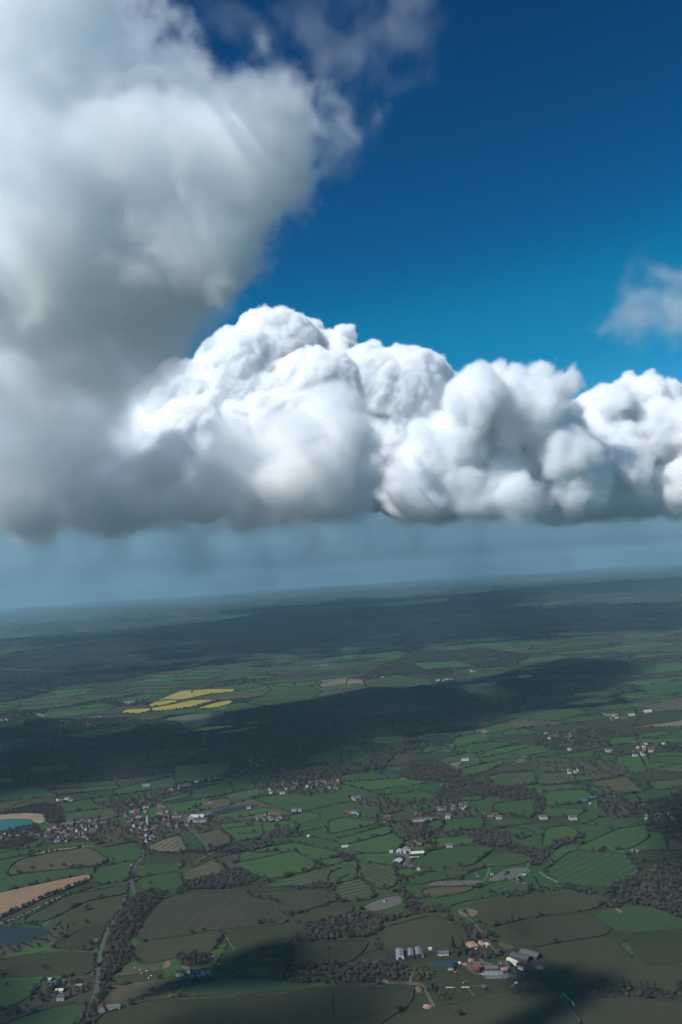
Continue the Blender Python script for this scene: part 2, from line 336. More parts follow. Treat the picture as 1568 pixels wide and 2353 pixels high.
# ------------------------------------------------------------------ mesh helpers
def link(name, me, parent=None, mat=None, loc=None, rz=0):
    o = bpy.data.objects.new(name, me); S.collection.objects.link(o)
    if mat: me.materials.clear(); me.materials.append(MATS[mat])
    if parent is not None: o.parent = parent
    if loc is not None: o.location = loc
    o.rotation_euler[2] = rz
    return o
def thing(o, label, cat, group=None, kind=None):
    if label: o['label'] = label
    if cat: o['category'] = cat
    if group: o['group'] = group
    if kind: o['kind'] = kind
    return o
def empty(name, loc, rz=0):
    o = bpy.data.objects.new(name, None); S.collection.objects.link(o); o.location = loc; o.rotation_euler[2] = rz; o.empty_display_size = 2; return o
def mesh(name, v, f, smooth=False):
    me = bpy.data.meshes.new(name); me.from_pydata([tuple(p) for p in v], [], f); me.update()
    if smooth: me.polygons.foreach_set('use_smooth', [True]*len(me.polygons))
    return me
class MB:
    def __init__(s): s.v = []; s.f = []
    def box(s, x0, x1, y0, y1, z0, z1):
        n = len(s.v); s.v += [(x0, y0, z0), (x1, y0, z0), (x1, y1, z0), (x0, y1, z0), (x0, y0, z1), (x1, y0, z1), (x1, y1, z1), (x0, y1, z1)]
        s.f += [tuple(n+i for i in q) for q in ((3, 2, 1, 0), (4, 5, 6, 7), (0, 1, 5, 4), (1, 2, 6, 5), (2, 3, 7, 6), (3, 0, 4, 7))]; return s
    def prism(s, prof, y0, y1):
        """profile in x,z extruded along y"""
        n = len(s.v); k = len(prof); s.v += [(x, y0, z) for x, z in prof]+[(x, y1, z) for x, z in prof]
        s.f += [tuple(n+i for i in range(k)), tuple(n+k+i for i in reversed(range(k)))]+[(n+i, n+k+i, n+k+(i+1) % k, n+(i+1) % k) for i in range(k)]; return s
    def cone(s, p, q, r0, r1, n=6):
        p = Vector(p); q = Vector(q); a = (q-p).normalized(); u = a.orthogonal().normalized(); w = a.cross(u); b = len(s.v)
        for c, r in ((p, r0), (q, r1)):
            s.v += [tuple(c+u*(r*math.cos(i*2*PI/n))+w*(r*math.sin(i*2*PI/n))) for i in range(n)]
        s.f += [(b+i, b+(i+1) % n, b+n+(i+1) % n, b+n+i) for i in range(n)]+[tuple(b+i for i in reversed(range(n))), tuple(b+n+i for i in range(n))]; return s
    def mesh(s, name): return mesh(name, s.v, s.f)

def smooth_poly(P, closed=True, it=1, cut=7):
    for _ in range(it):
        Q = []; n = len(P)
        if not closed: Q.append(P[0])
        for i in range(n if closed else n-1):
            a, b = P[i], P[(i+1) % n]; L = math.hypot(b[0]-a[0], b[1]-a[1])+1e-9; k = min(.25, cut/L); Q += [(a[0]*(1-k)+b[0]*k, a[1]*(1-k)+b[1]*k), (a[0]*k+b[0]*(1-k), a[1]*k+b[1]*(1-k))]
        if not closed: Q.append(P[-1])
        P = Q
    return P
def resample(P, step, closed=False):
    out = []; n = len(P)
    for i in range(n if closed else n-1):
        a, b = P[i], P[(i+1) % n]; L = math.hypot(b[0]-a[0], b[1]-a[1]); k = max(1, int(round(L/step)))
        out += [(a[0]+(b[0]-a[0])*j/k, a[1]+(b[1]-a[1])*j/k) for j in range(k)]
    if not closed: out.append(P[-1])
    return out
def inside_np(X, Y, P):
    c = np.zeros(X.shape, bool); n = len(P); j = n-1
    for i in range(n):
        xi, yi = P[i]; xj, yj = P[j]
        if yi != yj: c ^= ((yi > Y) != (yj > Y)) & (X < (xj-xi)*(Y-yi)/(yj-yi)+xi)
        j = i
    return c
from mathutils.geometry import delaunay_2d_cdt
def sheet(name, P, mat, lift, step=None):
    """a ground sheet following the terrain inside world outline P"""
    cx = sum(p[0] for p in P)/len(P); cy_ = sum(p[1] for p in P)/len(P); d = math.hypot(cx, cy_)
    step = step or max(18, d/45)
    B = resample(P, step, True)
    xs = np.arange(min(p[0] for p in P), max(p[0] for p in P), step); ys = np.arange(min(p[1] for p in P), max(p[1] for p in P), step)
    pts = [Vector(p) for p in B]
    if len(xs) and len(ys):
        X, Y = np.meshgrid(xs, ys); k = inside_np(X, Y, P); pts += [Vector((x, y)) for x, y in zip(X[k], Y[k]) if edge_dist(x, y, P) > step*.4]
    r = delaunay_2d_cdt(pts, [], [list(range(len(B)))], 1, 1e-3)
    V = r[0]; z = hgt(np.array([v.x for v in V]), np.array([v.y for v in V]))+lift
    me = mesh(name, [(v.x, v.y, float(zz)) for v, zz in zip(V, z)], [tuple(f) for f in r[2]], True)
    o = link(name, me, mat=mat); o['kind'] = 'structure'; return o
def ribbon(name, P, width, mat, lift, jitter=.1):
    P = resample(smooth_poly(P, False, 2), 14); v = []; f = []
    for i, p in enumerate(P):
        a = P[max(0, i-1)]; b = P[min(len(P)-1, i+1)]; dx, dy = b[0]-a[0], b[1]-a[1]; L = math.hypot(dx, dy) or 1
        w = width/2*(1+rnd.uniform(-jitter, jitter)); nx, ny = -dy/L*w, dx/L*w
        for s in (-1, 1):
            x, y = p[0]+nx*s, p[1]+ny*s; v.append((x, y, float(hgt(x, y))+lift))
        if i: n = 2*i; f.append((n-2, n, n+1, n-1))
    o = link(name, mesh(name, v, f, True), mat=mat); o['kind'] = 'structure'; return o
def crop(c, pts):
    ox = 784 if c in (2, 4) else 0; oy = 1895.5 if c in (1, 2) else 1493.4
    return [(ox+x*.5, oy+y*.5) for x, y in pts]
def wpoly(V): return [G(x, y) for x, y in V]

# clouds added for the shadows they cast on the land, nearly all out of view
def shadow_cloud(V, label, z, classes, dens, seed, thick=120, soft=120, fb=(500, 160), bl=60):
    P = wpoly(V); P = [(x-z*SUN.x*-1/SUN.z*1.0 if False else x+z*SUN.x/SUN.z, y+z*SUN.y/SUN.z) for x, y in P]
    rr = random.Random(seed); x0, x1 = min(p[0] for p in P), max(p[0] for p in P); y0, y1 = min(p[1] for p in P), max(p[1] for p in P); out = []
    for r, n in classes:
        pts = []; k = 0
        while len(pts) < n and k < n*60:
            k += 1; x, y = rr.uniform(x0, x1), rr.uniform(y0, y1)
            if in_poly(x, y, P) and edge_dist(x, y, P) > r*.75: pts.append(Vector((x, y, z+rr.uniform(-thick, thick))))
        if pts: out.append((r, pts))
    vox = max(25, min(70, classes[-1][0]/4))
    return make_cloud('cumulus_cloud', label, out, vox, dens, (400, bl), fb, (700, 160 if bl > 30 else 50), soft, z-900, seed=seed)
shadow_cloud([(-260,1640),(200,1662),(420,1668),(560,1628),(640,1603),(760,1592),(900,1574),(1040,1580),(1130,1602),(1200,1592),(1300,1600),(1262,1625),(1200,1650),(1000,1700),(900,1740),(930,1762),(820,1795),(840,1830),(700,1845),(560,1815),(430,1790),(300,1812),(0,1850),(-260,1880)],
    'broad unseen cloud added above the frame to shade the long central wood', 3000, [(260, 70), (150, 120), (90, 120)], .006, 21)
shadow_cloud([(1130,1558),(1220,1526),(1340,1506),(1440,1520),(1495,1556),(1420,1577),(1330,1592),(1230,1597)], 'small unseen cloud added above the frame to shade the square dark wood', 3100, [(220, 26), (120, 60)], .006, 22)
shadow_cloud([(1010,1602),(1200,1556),(1310,1556),(1330,1600),(1250,1650),(1080,1655)], 'ragged unseen cloud added above the frame to join the two shadows over the woods', 3050, [(200, 24), (110, 50)], .004, 27)
shadow_cloud([(1480,1830),(1568,1800),(1750,1800),(1750,2080),(1568,2070),(1400,2015),(1440,1960),(1490,1900)], 'unseen cloud added above the frame to shade the wood at the right edge', 2900, [(100, 30), (60, 60)], .008, 23, 60, 90, (300, 90))
for q, V in enumerate([[(560,2235),(610,2190),(720,2165),(800,2180),(840,2215),(800,2250),(680,2262)], [(240,2340),(500,2300),(760,2275),(920,2275),(960,2310),(840,2450),(240,2450)], [(1080,2400),(1120,2345),(1240,2345),(1230,2440),(1080,2440)],
    [(1270,2180),(1340,2152),(1500,2122),(1750,2105),(1750,2150),(1470,2168),(1340,2190)], [(1430,2410),(1520,2370),(1750,2330),(1750,2470),(1430,2470)], [(-260,2210),(10,2250),(130,2300),(160,2430),(-260,2430)]]):
    shadow_cloud(V, ['first','second','third','fourth','fifth','sixth'][q]+' small ragged unseen cloud added high above the camera for its shadow', 2800, [(66, 34), (32, 70)], .011, 30+q, 35, 50, (160, 22), 14)  # unseen clouds added to lay patches of shade on the near fields
shadow_cloud([(-300,1500),(300,1442),(560,1415),(760,1400),(760,1430),(650,1500),(400,1560),(100,1622),(-300,1660)], 'grey cloud added in the left bank to shade the far wooded ridge', 2300, [(420, 60), (240, 90)], .002, 24, 250, 300, (700, 420), 120)  # shadow caster added for the ridge, blended into the visible bank

A0 = Vector((-1300, 5600, 2600)); k = 3000/SUN.z
pts = [A0+SUN*k+Vector((rnd.uniform(-2300, 1500), rnd.uniform(-900, 900), rnd.uniform(-1100, 1500))) for _ in range(120)]
make_cloud('cumulus_cloud', 'unseen milky thin cloud added left of the frame to dim the big left bank', [(420, pts[:40]), (260, pts[40:])], 75, .0002, (500, 60), (700, 300), (900, 200), 400, 3000, seed=26)  # unseen cloud added sunward of the big bank to dim it
# ------------------------------------------------------------------ ground sheet
def build_ground():
    R = [0.]; r = 160.
    while r < 44800: R.append(r); r *= 1.0125
    R.append(44800.); NA = 600
    A = np.linspace(0, 2*PI, NA, endpoint=False); v = [(0., 0., float(hgt(0., 0.)))]
    for r in R[1:]:
        x = r*np.sin(A); y = r*np.cos(A); y = np.maximum(y, -5800.); z = hgt(x, y); v += list(zip(x.tolist(), y.tolist(), z.tolist()))
    f = [(0, 1+(j+1) % NA, 1+j) for j in range(NA)]; mi = [0]*NA
    for i in range(1, len(R)-1):
        a = 1+(i-1)*NA; b = a+NA
        for j in range(NA):
            k = (j+1) % NA; f.append((a+j, a+k, b+k, b+j)); mi.append(0 if R[i] < 1500 else 1)
    me = mesh('ground', v, f, True); me.materials.append(MATS['pasture_olive']); me.materials.append(MATS['countryside']); me.polygons.foreach_set('material_index', mi)
    o = link('ground', me); o['kind'] = 'structure'
build_ground()

# ------------------------------------------------------------------ fields traced from the photograph
# (crop, material, description, outline, trees per 100 m of hedge)
FIELDS = [
 (1,'plough','the orange ploughed field',[(-60,325),(120,285),(410,225),(425,240),(400,262),(300,300),(150,360),(0,430),(-60,445)],1.6),
 (1,'rough_brown','the olive-brown field above the orange one',[(30,240),(45,195),(90,160),(250,125),(400,105),(440,120),(500,160),(480,185),(300,205),(100,225)],1.2),
 (1,'pasture_green','the long narrow green field below the village',[(-60,150),(0,130),(250,90),(470,72),(475,88),(250,112),(60,150),(-60,175)],1.2),
 (1,'pasture_mow_c','the ribbed green strip between the brown and orange fields',[(-40,265),(100,225),(300,207),(435,190),(430,225),(250,250),(100,280),(-40,305)],1.2),
 (1,'pasture_green','the green field left of the road bend',[(440,215),(490,190),(610,165),(618,178),(590,262),(470,275),(430,265)],1),
 (1,'pasture_green','the green field between the road and the brown field',[(450,110),(560,90),(658,75),(648,158),(520,175),(490,150)],.8),
 (1,'pasture_dull','the narrow dull field right of the white lane',[(100,440),(310,325),(590,275),(585,320),(400,350),(230,440),(150,455)],.3),
 (1,'pasture_dull','the pasture with one round tree',[(232,442),(410,352),(585,324),(578,362),(500,460),(300,457)],.3),
 (1,'pasture_olive','the small pasture above the left lake shore',[(248,576),(240,552),(400,467),(490,467),(440,580)],.4),
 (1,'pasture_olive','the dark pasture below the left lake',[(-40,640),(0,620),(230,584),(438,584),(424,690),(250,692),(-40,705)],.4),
 (1,'pasture_green','the dark green field at the bottom left edge',[(-40,712),(190,698),(175,765),(60,835),(-40,870)],.6),
 (1,'pasture_green','the dark green corner field beside the road',[(20,914),(200,850),(390,810),(395,860),(350,930),(0,960)],.8),
 (1,'pasture_tram','the big tramlined field right of the strip wood',[(612,538),(645,462),(705,382),(765,332),(900,308),(1100,302),(1150,332),(1250,372),(1338,450),(1200,468),(1020,480),(850,510)],.15),
 (1,'pasture_dull','the field below the big tramlined field',[(600,555),(850,514),(1005,487),(1025,520),(970,590),(830,605),(700,640),(625,642),(622,600)],.4),
 (1,'pasture_olive','the field with a faint path below the lone tree pair',[(1030,482),(1340,457),(1440,452),(1300,560),(1230,640),(1000,685),(985,640),(1045,560)],.3),
 (1,'pasture_dull','the olive field right of the hedge bend',[(1160,312),(1470,296),(1568,342),(1340,420),(1250,370)],.8),
 (1,'pasture_dull','the narrow field above the leafless wood',[(1342,425),(1568,352),(1640,380),(1568,425),(1450,448),(1350,450)],.5),
 (1,'rough_brown','the paddock above the cream gabled house',[(530,692),(560,668),(730,638),(738,666),(540,696)],.1),
 (1,'pasture_dull','the middle paddock left of the cream gabled house',[(520,742),(528,700),(738,670),(742,664),(765,690),(720,714)],.1),
 (1,'rough_brown','the lower paddock left of the cream gabled house',[(510,830),(518,750),(720,718),(800,714),(830,730),(700,770),(600,800)],.8),
 (1,'pasture_olive','the wide dark field at the bottom edge',[(450,880),(560,845),(700,805),(1150,785),(1568,745),(1900,735),(1900,820),(1700,950),(420,950)],.2),
 (1,'pasture_green','the dark field above the pale farm track',[(740,790),(860,745),(1000,705),(1180,700),(1400,730),(1568,700),(1568,738),(1150,780)],.5),
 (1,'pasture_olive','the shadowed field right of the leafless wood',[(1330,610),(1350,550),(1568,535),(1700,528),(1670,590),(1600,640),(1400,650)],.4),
 (1,'pasture_green','the green field right of the road above the strip wood',[(628,292),(622,250),(760,222),(828,216),(848,288),(790,318),(655,305)],1),
 (1,'pasture_green','the small green field right of the road bend',[(612,240),(642,182),(850,172),(828,206),(700,234)],1),
 (1,'allotment','the pale striped allotment field',[(683,95),(760,65),(830,46),(862,120),(800,128),(700,124)],.3),
 (1,'allotment_green','the dark green striped field beside the allotments',[(824,48),(890,36),(945,105),(872,120)],.2),
 (1,'rough_brown','the rough olive field beside the white track',[(912,44),(1000,20),(1060,60),(1060,90),(962,108)],1),
 (1,'rough_brown','the brown streaky field above the brown thicket',[(850,215),(980,160),(1040,200),(1030,230),(880,262),(850,240)],.6),
 (1,'pasture_bright','the bright green field in the middle',[(1040,187),(1350,120),(1450,170),(1440,208),(1240,253),(1180,250),(1130,215)],1.2),
 (1,'pasture_bright','the green field above the middle bright field',[(1150,130),(1200,108),(1350,82),(1568,128),(1568,150),(1470,160),(1350,116)],1),
 (1,'pasture_mow','the ribbed field below the bright green field',[(1165,292),(1260,262),(1440,214),(1568,174),(1640,160),(1640,250),(1568,268),(1400,280)],1),
 (1,'pasture_bright','the green field below the farm cottages row',[(1020,20),(1200,0),(1215,50),(1100,78),(1062,52)],1),
 (1,'pasture_green','the long green field left of the white shed',[(1250,72),(1400,50),(1560,84),(1568,110),(1350,76)],1),
 (2,'pasture_mow_b','the herringbone ribbed field',[(60,215),(120,172),(248,192),(258,280),(200,300),(150,288)],1.2),
 (2,'pasture_mow','the diagonally ribbed field above the island pond',[(0,272),(70,242),(150,298),(158,338),(60,358),(-60,330)],1.2),
 (2,'pasture_mow_c','the curved green strip left of the farm',[(-60,225),(0,200),(30,168),(118,147),(112,175),(50,220),(0,248),(-60,270)],1),
 (2,'pasture_bright','the upper bright green field left of the lane',[(-60,75),(0,60),(230,0),(243,35),(60,82),(-60,110)],.8),
 (2,'pasture_bright','the lower bright green field left of the lane',[(0,95),(60,88),(240,40),(295,75),(280,108),(180,135),(100,130),(40,118)],.8),
 (2,'pasture_green','the smooth green field right of the farmyard',[(312,172),(400,122),(530,97),(706,102),(688,125),(598,190),(450,205),(352,190)],.8),
 (2,'pasture_green','the green field left of the curving tree belt',[(606,190),(715,124),(868,147),(868,170),(800,188),(620,200)],.8),
 (2,'pasture_green','the green field above the long pond',[(312,228),(560,202),(598,225),(540,243),(450,256),(350,278),(302,262)],.5),
 (2,'rough_brown','the tussocky tan field below the long pond',[(360,302),(420,288),(600,282),(608,300),(540,318),(400,343)],.3),
 (2,'pasture_green','the green wedge below the tan field',[(382,352),(600,312),(745,322),(560,355),(480,383)],.4),
 (2,'pasture_mow_c','the paddock between the ponds',[(622,302),(700,264),(800,252),(938,290),(800,318),(745,318)],.6),
 (2,'pasture_dull','the broad olive field right of centre',[(535,380),(620,358),(800,332),(1010,297),(1248,342),(1150,393),(900,420),(660,478),(600,430)],.4),
 (2,'pasture_dull','the broad olive field above the black barns',[(668,486),(860,432),(1130,410),(1240,480),(1220,508),(1000,543),(860,568),(720,540)],.1),
 (2,'pasture_green','the field at the right edge with a bare scrape',[(1152,410),(1270,377),(1400,372),(1568,442),(1640,470),(1568,487),(1292,500),(1250,478)],.2),
 (2,'pasture_dull','the large field right of the black barns',[(872,577),(1000,545),(1240,512),(1368,640),(1568,642),(1640,700),(1568,768),(1100,738),(1090,700),(960,625)],.15),
 (2,'pasture_olive','the paddock at the right edge above the pine row',[(1292,506),(1568,492),(1640,500),(1640,640),(1377,637)],.2),
 (2,'pasture_mow_c','the ribbed green field beside the dark right-hand wood',[(922,215),(980,177),(1060,118),(1300,132),(1378,210),(1300,278),(1150,288),(1000,263)],.7),
 (2,'pasture_dull','the olive field behind the three long barns',[(167,480),(430,412),(560,472),(588,520),(588,588),(390,588),(200,580),(160,540)],.4),
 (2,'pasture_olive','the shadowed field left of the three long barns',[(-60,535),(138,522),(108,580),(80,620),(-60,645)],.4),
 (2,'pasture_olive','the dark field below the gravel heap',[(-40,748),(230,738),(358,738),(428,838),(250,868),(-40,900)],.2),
 (2,'pasture_dull','the wide field along the bottom edge',[(-60,905),(430,850),(700,772),(778,768),(880,852),(935,930),(-60,940)],.15),
 (2,'pasture_olive','the paddock with two round thickets',[(398,738),(560,752),(618,800),(430,838),(398,780)],.2),
 (2,'pasture_olive','the farm green in front of the red-brick house',[(430,682),(640,690),(700,740),(560,750),(425,722)],.1),
 (2,'pasture_dull','the narrow field below the farm pond',[(828,792),(988,762),(1120,930),(945,930)],.1),
 (2,'pasture_dull','the field beside the green wrapped bales',[(1002,750),(1250,797),(1568,815),(1640,820),(1640,940),(1140,940)],.3),
 (2,'rough_brown','the rough patch above the farm pond',[(822,720),(880,702),(978,744),(900,762),(832,750)],.2),
 (2,'pasture_bright','the bright field left of the upper right tree clump',[(922,108),(932,22),(1040,0),(1108,45),(1000,78),(960,108)],1),
 (2,'pasture_bright','the bright green hillside field at the upper right',[(1062,110),(1180,62),(1270,20),(1400,0),(1418,60),(1330,112),(1200,120)],.6),
 (2,'pasture_green','the small field above the curving tree belt',[(682,25),(790,10),(908,40),(820,72),(790,40)],1),
 (2,'pasture_bright','the green strip above the smooth green field',[(392,70),(470,57),(618,60),(608,85),(460,103)],1),
 (2,'pasture_olive','the shadowed strip left of the dark right-hand wood',[(1322,130),(1450,117),(1640,118),(1640,140),(1382,178)],.5),
 (4,'crop_green','the drilled green field edged in yellow',[(110,652),(300,627),(330,655),(200,668)],.6),
 (4,'crop_green','the drilled green field with pale wheel tracks',[(312,627),(440,607),(528,625),(430,663),(370,650)],.8),
 (4,'pasture_mow','the light ribbed field right of centre',[(650,590),(740,567),(888,560),(903,618),(740,628)],1.5),
 (4,'pasture_mow','the plain green field right of the light ribbed one',[(912,570),(1058,560),(1078,608),(980,623),(915,625)],1.5),
 (4,'pasture_mow','the field climbing to the sandy yard',[(530,598),(552,547),(750,502),(740,530),(640,568)],1.5),
 (4,'pasture_mow_c','the small lens-shaped ribbed field',[(530,680),(580,672),(678,675),(640,693),(560,698)],1.5),
 (4,'pasture_mow_c','the darker ribbed field below the light ribbed one',[(690,710),(890,682),(903,740),(868,778),(702,750)],1.5),
 (4,'pasture_bright','the plain green field left of the teal-roofed barns',[(922,652),(1100,642),(1168,665),(1108,708),(940,720)],1.2),
 (4,'pasture_bright','the green field below the teal-roofed barns field',[(932,727),(1138,732),(1078,768),(932,768)],1),
 (4,'rough_brown','the tan-green field in the right-hand hedges',[(1130,610),(1308,582),(1398,655),(1280,658),(1190,628)],1.2),
 (4,'pasture_green','the rounded pasture above the red-roofed farmhouse',[(290,712),(400,692),(438,720),(418,758),(302,730)],1),
 (4,'pasture_green','the pasture below the row of white cottages',[(377,802),(478,772),(468,820),(382,848)],1),
 (4,'pasture_green','the wide pasture right of the tall white house',[(472,782),(650,767),(658,818),(482,838)],1),
 (4,'pasture_bright','the green field above the curved lane',[(-60,790),(0,770),(168,790),(158,803),(-60,850)],.6),
 (4,'pasture_green','the pasture left of the diagonal hedge',[(692,770),(888,787),(868,800),(682,813)],.8),
 (4,'pasture_green','the pasture right of the diagonal hedge',[(762,820),(908,797),(913,848),(822,868),(792,838)],.6),
 (4,'pasture_mow','the small striped lawn at the right edge',[(1392,612),(1568,592),(1620,600),(1540,638),(1450,648)],1),
 (4,'crop_green','the lit green field at the edge of the cloud shadow',[(500,465),(600,432),(800,417),(818,425),(680,463),(600,478)],1),
 (4,'pasture_bright','the green strip below the lit field',[(610,495),(700,462),(860,430),(868,445),(740,478),(642,498)],1),
 (4,'pasture_bright','the wedge field above the sandy yard',[(772,480),(900,442),(978,437),(958,468),(850,488)],1),
 (4,'pasture_green','the dim field at the rim of the central wood',[(742,302),(900,267),(1098,272),(1138,290),(1000,328),(802,318)],1),
 (4,'tan_soil','the bare tan field left of the distant farm',[(1182,292),(1280,292),(1278,308),(1212,308)],.5),
 (4,'pasture_green','the green field above the bare tan field',[(1132,272),(1400,232),(1478,240),(1300,278)],1),
 (4,'rough_brown','the tannish field at the right edge far off',[(1292,252),(1568,217),(1640,215),(1640,275),(1430,288),(1400,272)],1),
 (4,'pasture_bright','a bright field at the far right in the hedge maze',[(1372,385),(1500,372),(1518,395),(1380,400)],1.5),
 (4,'pasture_bright','a second bright field at the far right',[(1352,410),(1568,405),(1640,405),(1640,430),(1362,430)],1.5),
 (4,'pasture_green','the field right of the far right hamlet',[(1402,482),(1568,490),(1640,492),(1640,528),(1420,520)],1),
 (4,'pasture_green','the field left of the lone white house',[(1002,480),(1168,462),(1158,498),(1002,500)],1.2),
 (4,'pasture_green','the field around the lone white house',[(1182,472),(1268,490),(1258,513),(1192,508)],1.2),
 (4,'tan_soil','the sandy yard field by the grey-roofed barn',[(480,525),(548,512),(560,520),(530,545)],.2),
 (4,'yard','the pale concrete yard in the right middle',[(798,502),(866,494),(870,506),(830,526),(800,520)],.1),
 (4,'pasture_green','the far pale green field',[(100,142),(250,117),(398,135),(428,160),(280,183),(120,173)],1.5),
 (4,'tan_soil','the far tan field with a white strip',[(-100,160),(-20,135),(90,135),(118,153),(-10,163),(-90,175)],.6),
 (4,'pasture_bright','a far bright field below the skyline',[(320,62),(530,52),(638,80),(380,93)],1.5),
 (4,'pasture_bright','the far bright field at the right edge',[(1312,77),(1550,57),(1640,80),(1568,98),(1400,113)],1.5),
 (4,'pasture_green','the far strip above the square dark wood',[(800,90),(1030,62),(1040,72),(860,96)],1.5),
 (3,'rape','the upper bright yellow rapeseed field',[(684,246),(745,224),(830,189),(960,181),(1082,180),(1076,193),(962,203),(872,224),(830,230),(760,229)],.5),
 (3,'rape','the left middle yellow rapeseed field',[(688,263),(684,250),(760,232),(826,233),(790,247),(730,257)],.3),
 (3,'rape','the long middle yellow rapeseed field',[(694,280),(698,268),(790,252),(880,231),(1004,229),(966,240),(900,259),(790,277),(730,282)],.5),
 (3,'rape','the lowest left yellow rapeseed field',[(555,292),(572,276),(688,268),(690,283),(640,294)],.5),
 (3,'rape','the right-hand yellow rapeseed field',[(900,271),(984,245),(1060,231),(1074,244),(1000,266)],.5),
 (3,'rape_shaded','the shaded yellow field left of centre',[(855,382),(930,357),(1070,347),(1090,352),(960,375)],.5),
 (3,'rape_shaded','the shaded yellow field right of centre',[(972,382),(1080,367),(1170,352),(1190,357),(1100,380),(1010,390)],.5),
 (3,'rape_shaded','the small dim olive field in the shade',[(1100,340),(1160,330),(1240,332),(1150,344)],.5),
 (3,'pasture_bright','the lit green field above the big village',[(735,692),(870,652),(878,675),(742,703)],.8),
 (3,'pasture_bright','the humped green field above the big village',[(872,690),(900,642),(1050,602),(1078,650),(1040,668)],.8),
 (3,'rough_brown','the olive sheep field above the mill pond',[(890,732),(960,692),(1050,682),(1073,715),(960,738)],.8),
 (3,'pasture_bright','the green field right of the humped one',[(1062,602),(1150,582),(1178,640),(1092,648)],.8),
 (3,'pasture_mow','the green field behind the big village',[(290,752),(540,722),(545,775),(400,778),(290,793)],1),
 (3,'pasture_bright','the field right of the teal-roofed works',[(985,760),(1240,722),(1268,745),(1100,773),(1000,783)],.8),
 (3,'pasture_bright','the field below the teal-roofed works',[(1002,802),(1198,787),(1228,840),(1062,848)],1),
 (3,'pasture_bright','the field left of the white cottages pair',[(1192,802),(1340,782),(1378,820),(1300,858),(1242,848)],1),
 (3,'pasture_bright','the field behind the white cottages pair',[(1322,762),(1460,747),(1478,778),(1352,798)],.8),
 (3,'pasture_green','the small field beside the quarry',[(50,722),(140,692),(148,713),(60,733)],1),
 (3,'pasture_green','the shaded field in the middle of the wood',[(1402,492),(1568,452),(1620,450),(1600,530),(1420,520)],1),
 (3,'pasture_green','a dim clearing field at the left of the long wood',[(130,542),(320,524),(315,558),(140,573)],.6),
 (3,'pasture_green','the broad dim field in the lower long wood',[(800,537),(930,522),(1060,522),(1060,560),(940,600),(800,610)],.6),
 (4,'pasture_green','a dim field at the left of the long wood beyond the lake',[(0,432),(100,452),(140,490),(90,520),(0,522)],.6),
 (4,'pasture_green','a dim strip field right in the long wood',[(150,402),(300,396),(290,428),(140,440)],.6),
 (4,'pasture_green','a thin dim field deep in the long wood',[(345,322),(440,312),(430,330),(342,340)],.6),
 (4,'pasture_bright','a half-lit field at the right end of the long wood',[(740,372),(800,362),(832,388),(742,396)],.6),
 (4,'pasture_green','a dim field beside the tan clearing',[(520,374),(615,366),(608,390),(520,400)],.6),
 (4,'tan_soil','the pinkish clearing in the long wood',[(620,370),(662,365),(696,384),(650,389)],.3),
 (4,'pasture_green','the dim field below the square dark wood',[(1050,202),(1250,190),(1262,214),(1080,230)],.6),
 (4,'pasture_green','a dim field inside the square dark wood',[(940,157),(1100,150),(1100,174),(952,180)],.6),
 (3,'pasture_green','the shaded field at the left edge',[(-40,580),(60,592),(60,618),(-40,620)],1),
 (3,'pasture_green','the shaded strip field left of centre',[(232,642),(540,622),(548,640),(250,668)],1),
 (3,'pasture_green','the half-lit green strip below the yellow fields',[(282,397),(480,362),(640,350),(600,380),(400,408)],1),
 (3,'pasture_green','the green strip at the far left',[(-40,342),(120,322),(100,358),(-40,368)],1),
 (3,'pasture_bright','a pale green field right of the yellow fields',[(1250,157),(1360,152),(1350,173),(1260,168)],1.5),
 (3,'pasture_bright','a pale green field further right of the yellow fields',[(1364,152),(1450,147),(1458,163),(1362,173)],1.5),
 (3,'pasture_bright','a pale green strip above the yellow fields',[(1112,127),(1250,117),(1260,128),(1150,138)],1.5),
 (3,'tan_soil','the far bare tan field',[(1465,142),(1568,130),(1600,128),(1590,158),(1500,158)],.5),
]
FW = [(m, d, smooth_poly(wpoly(crop(c, P)), cut=11), tr) for c, m, d, P, tr in FIELDS]
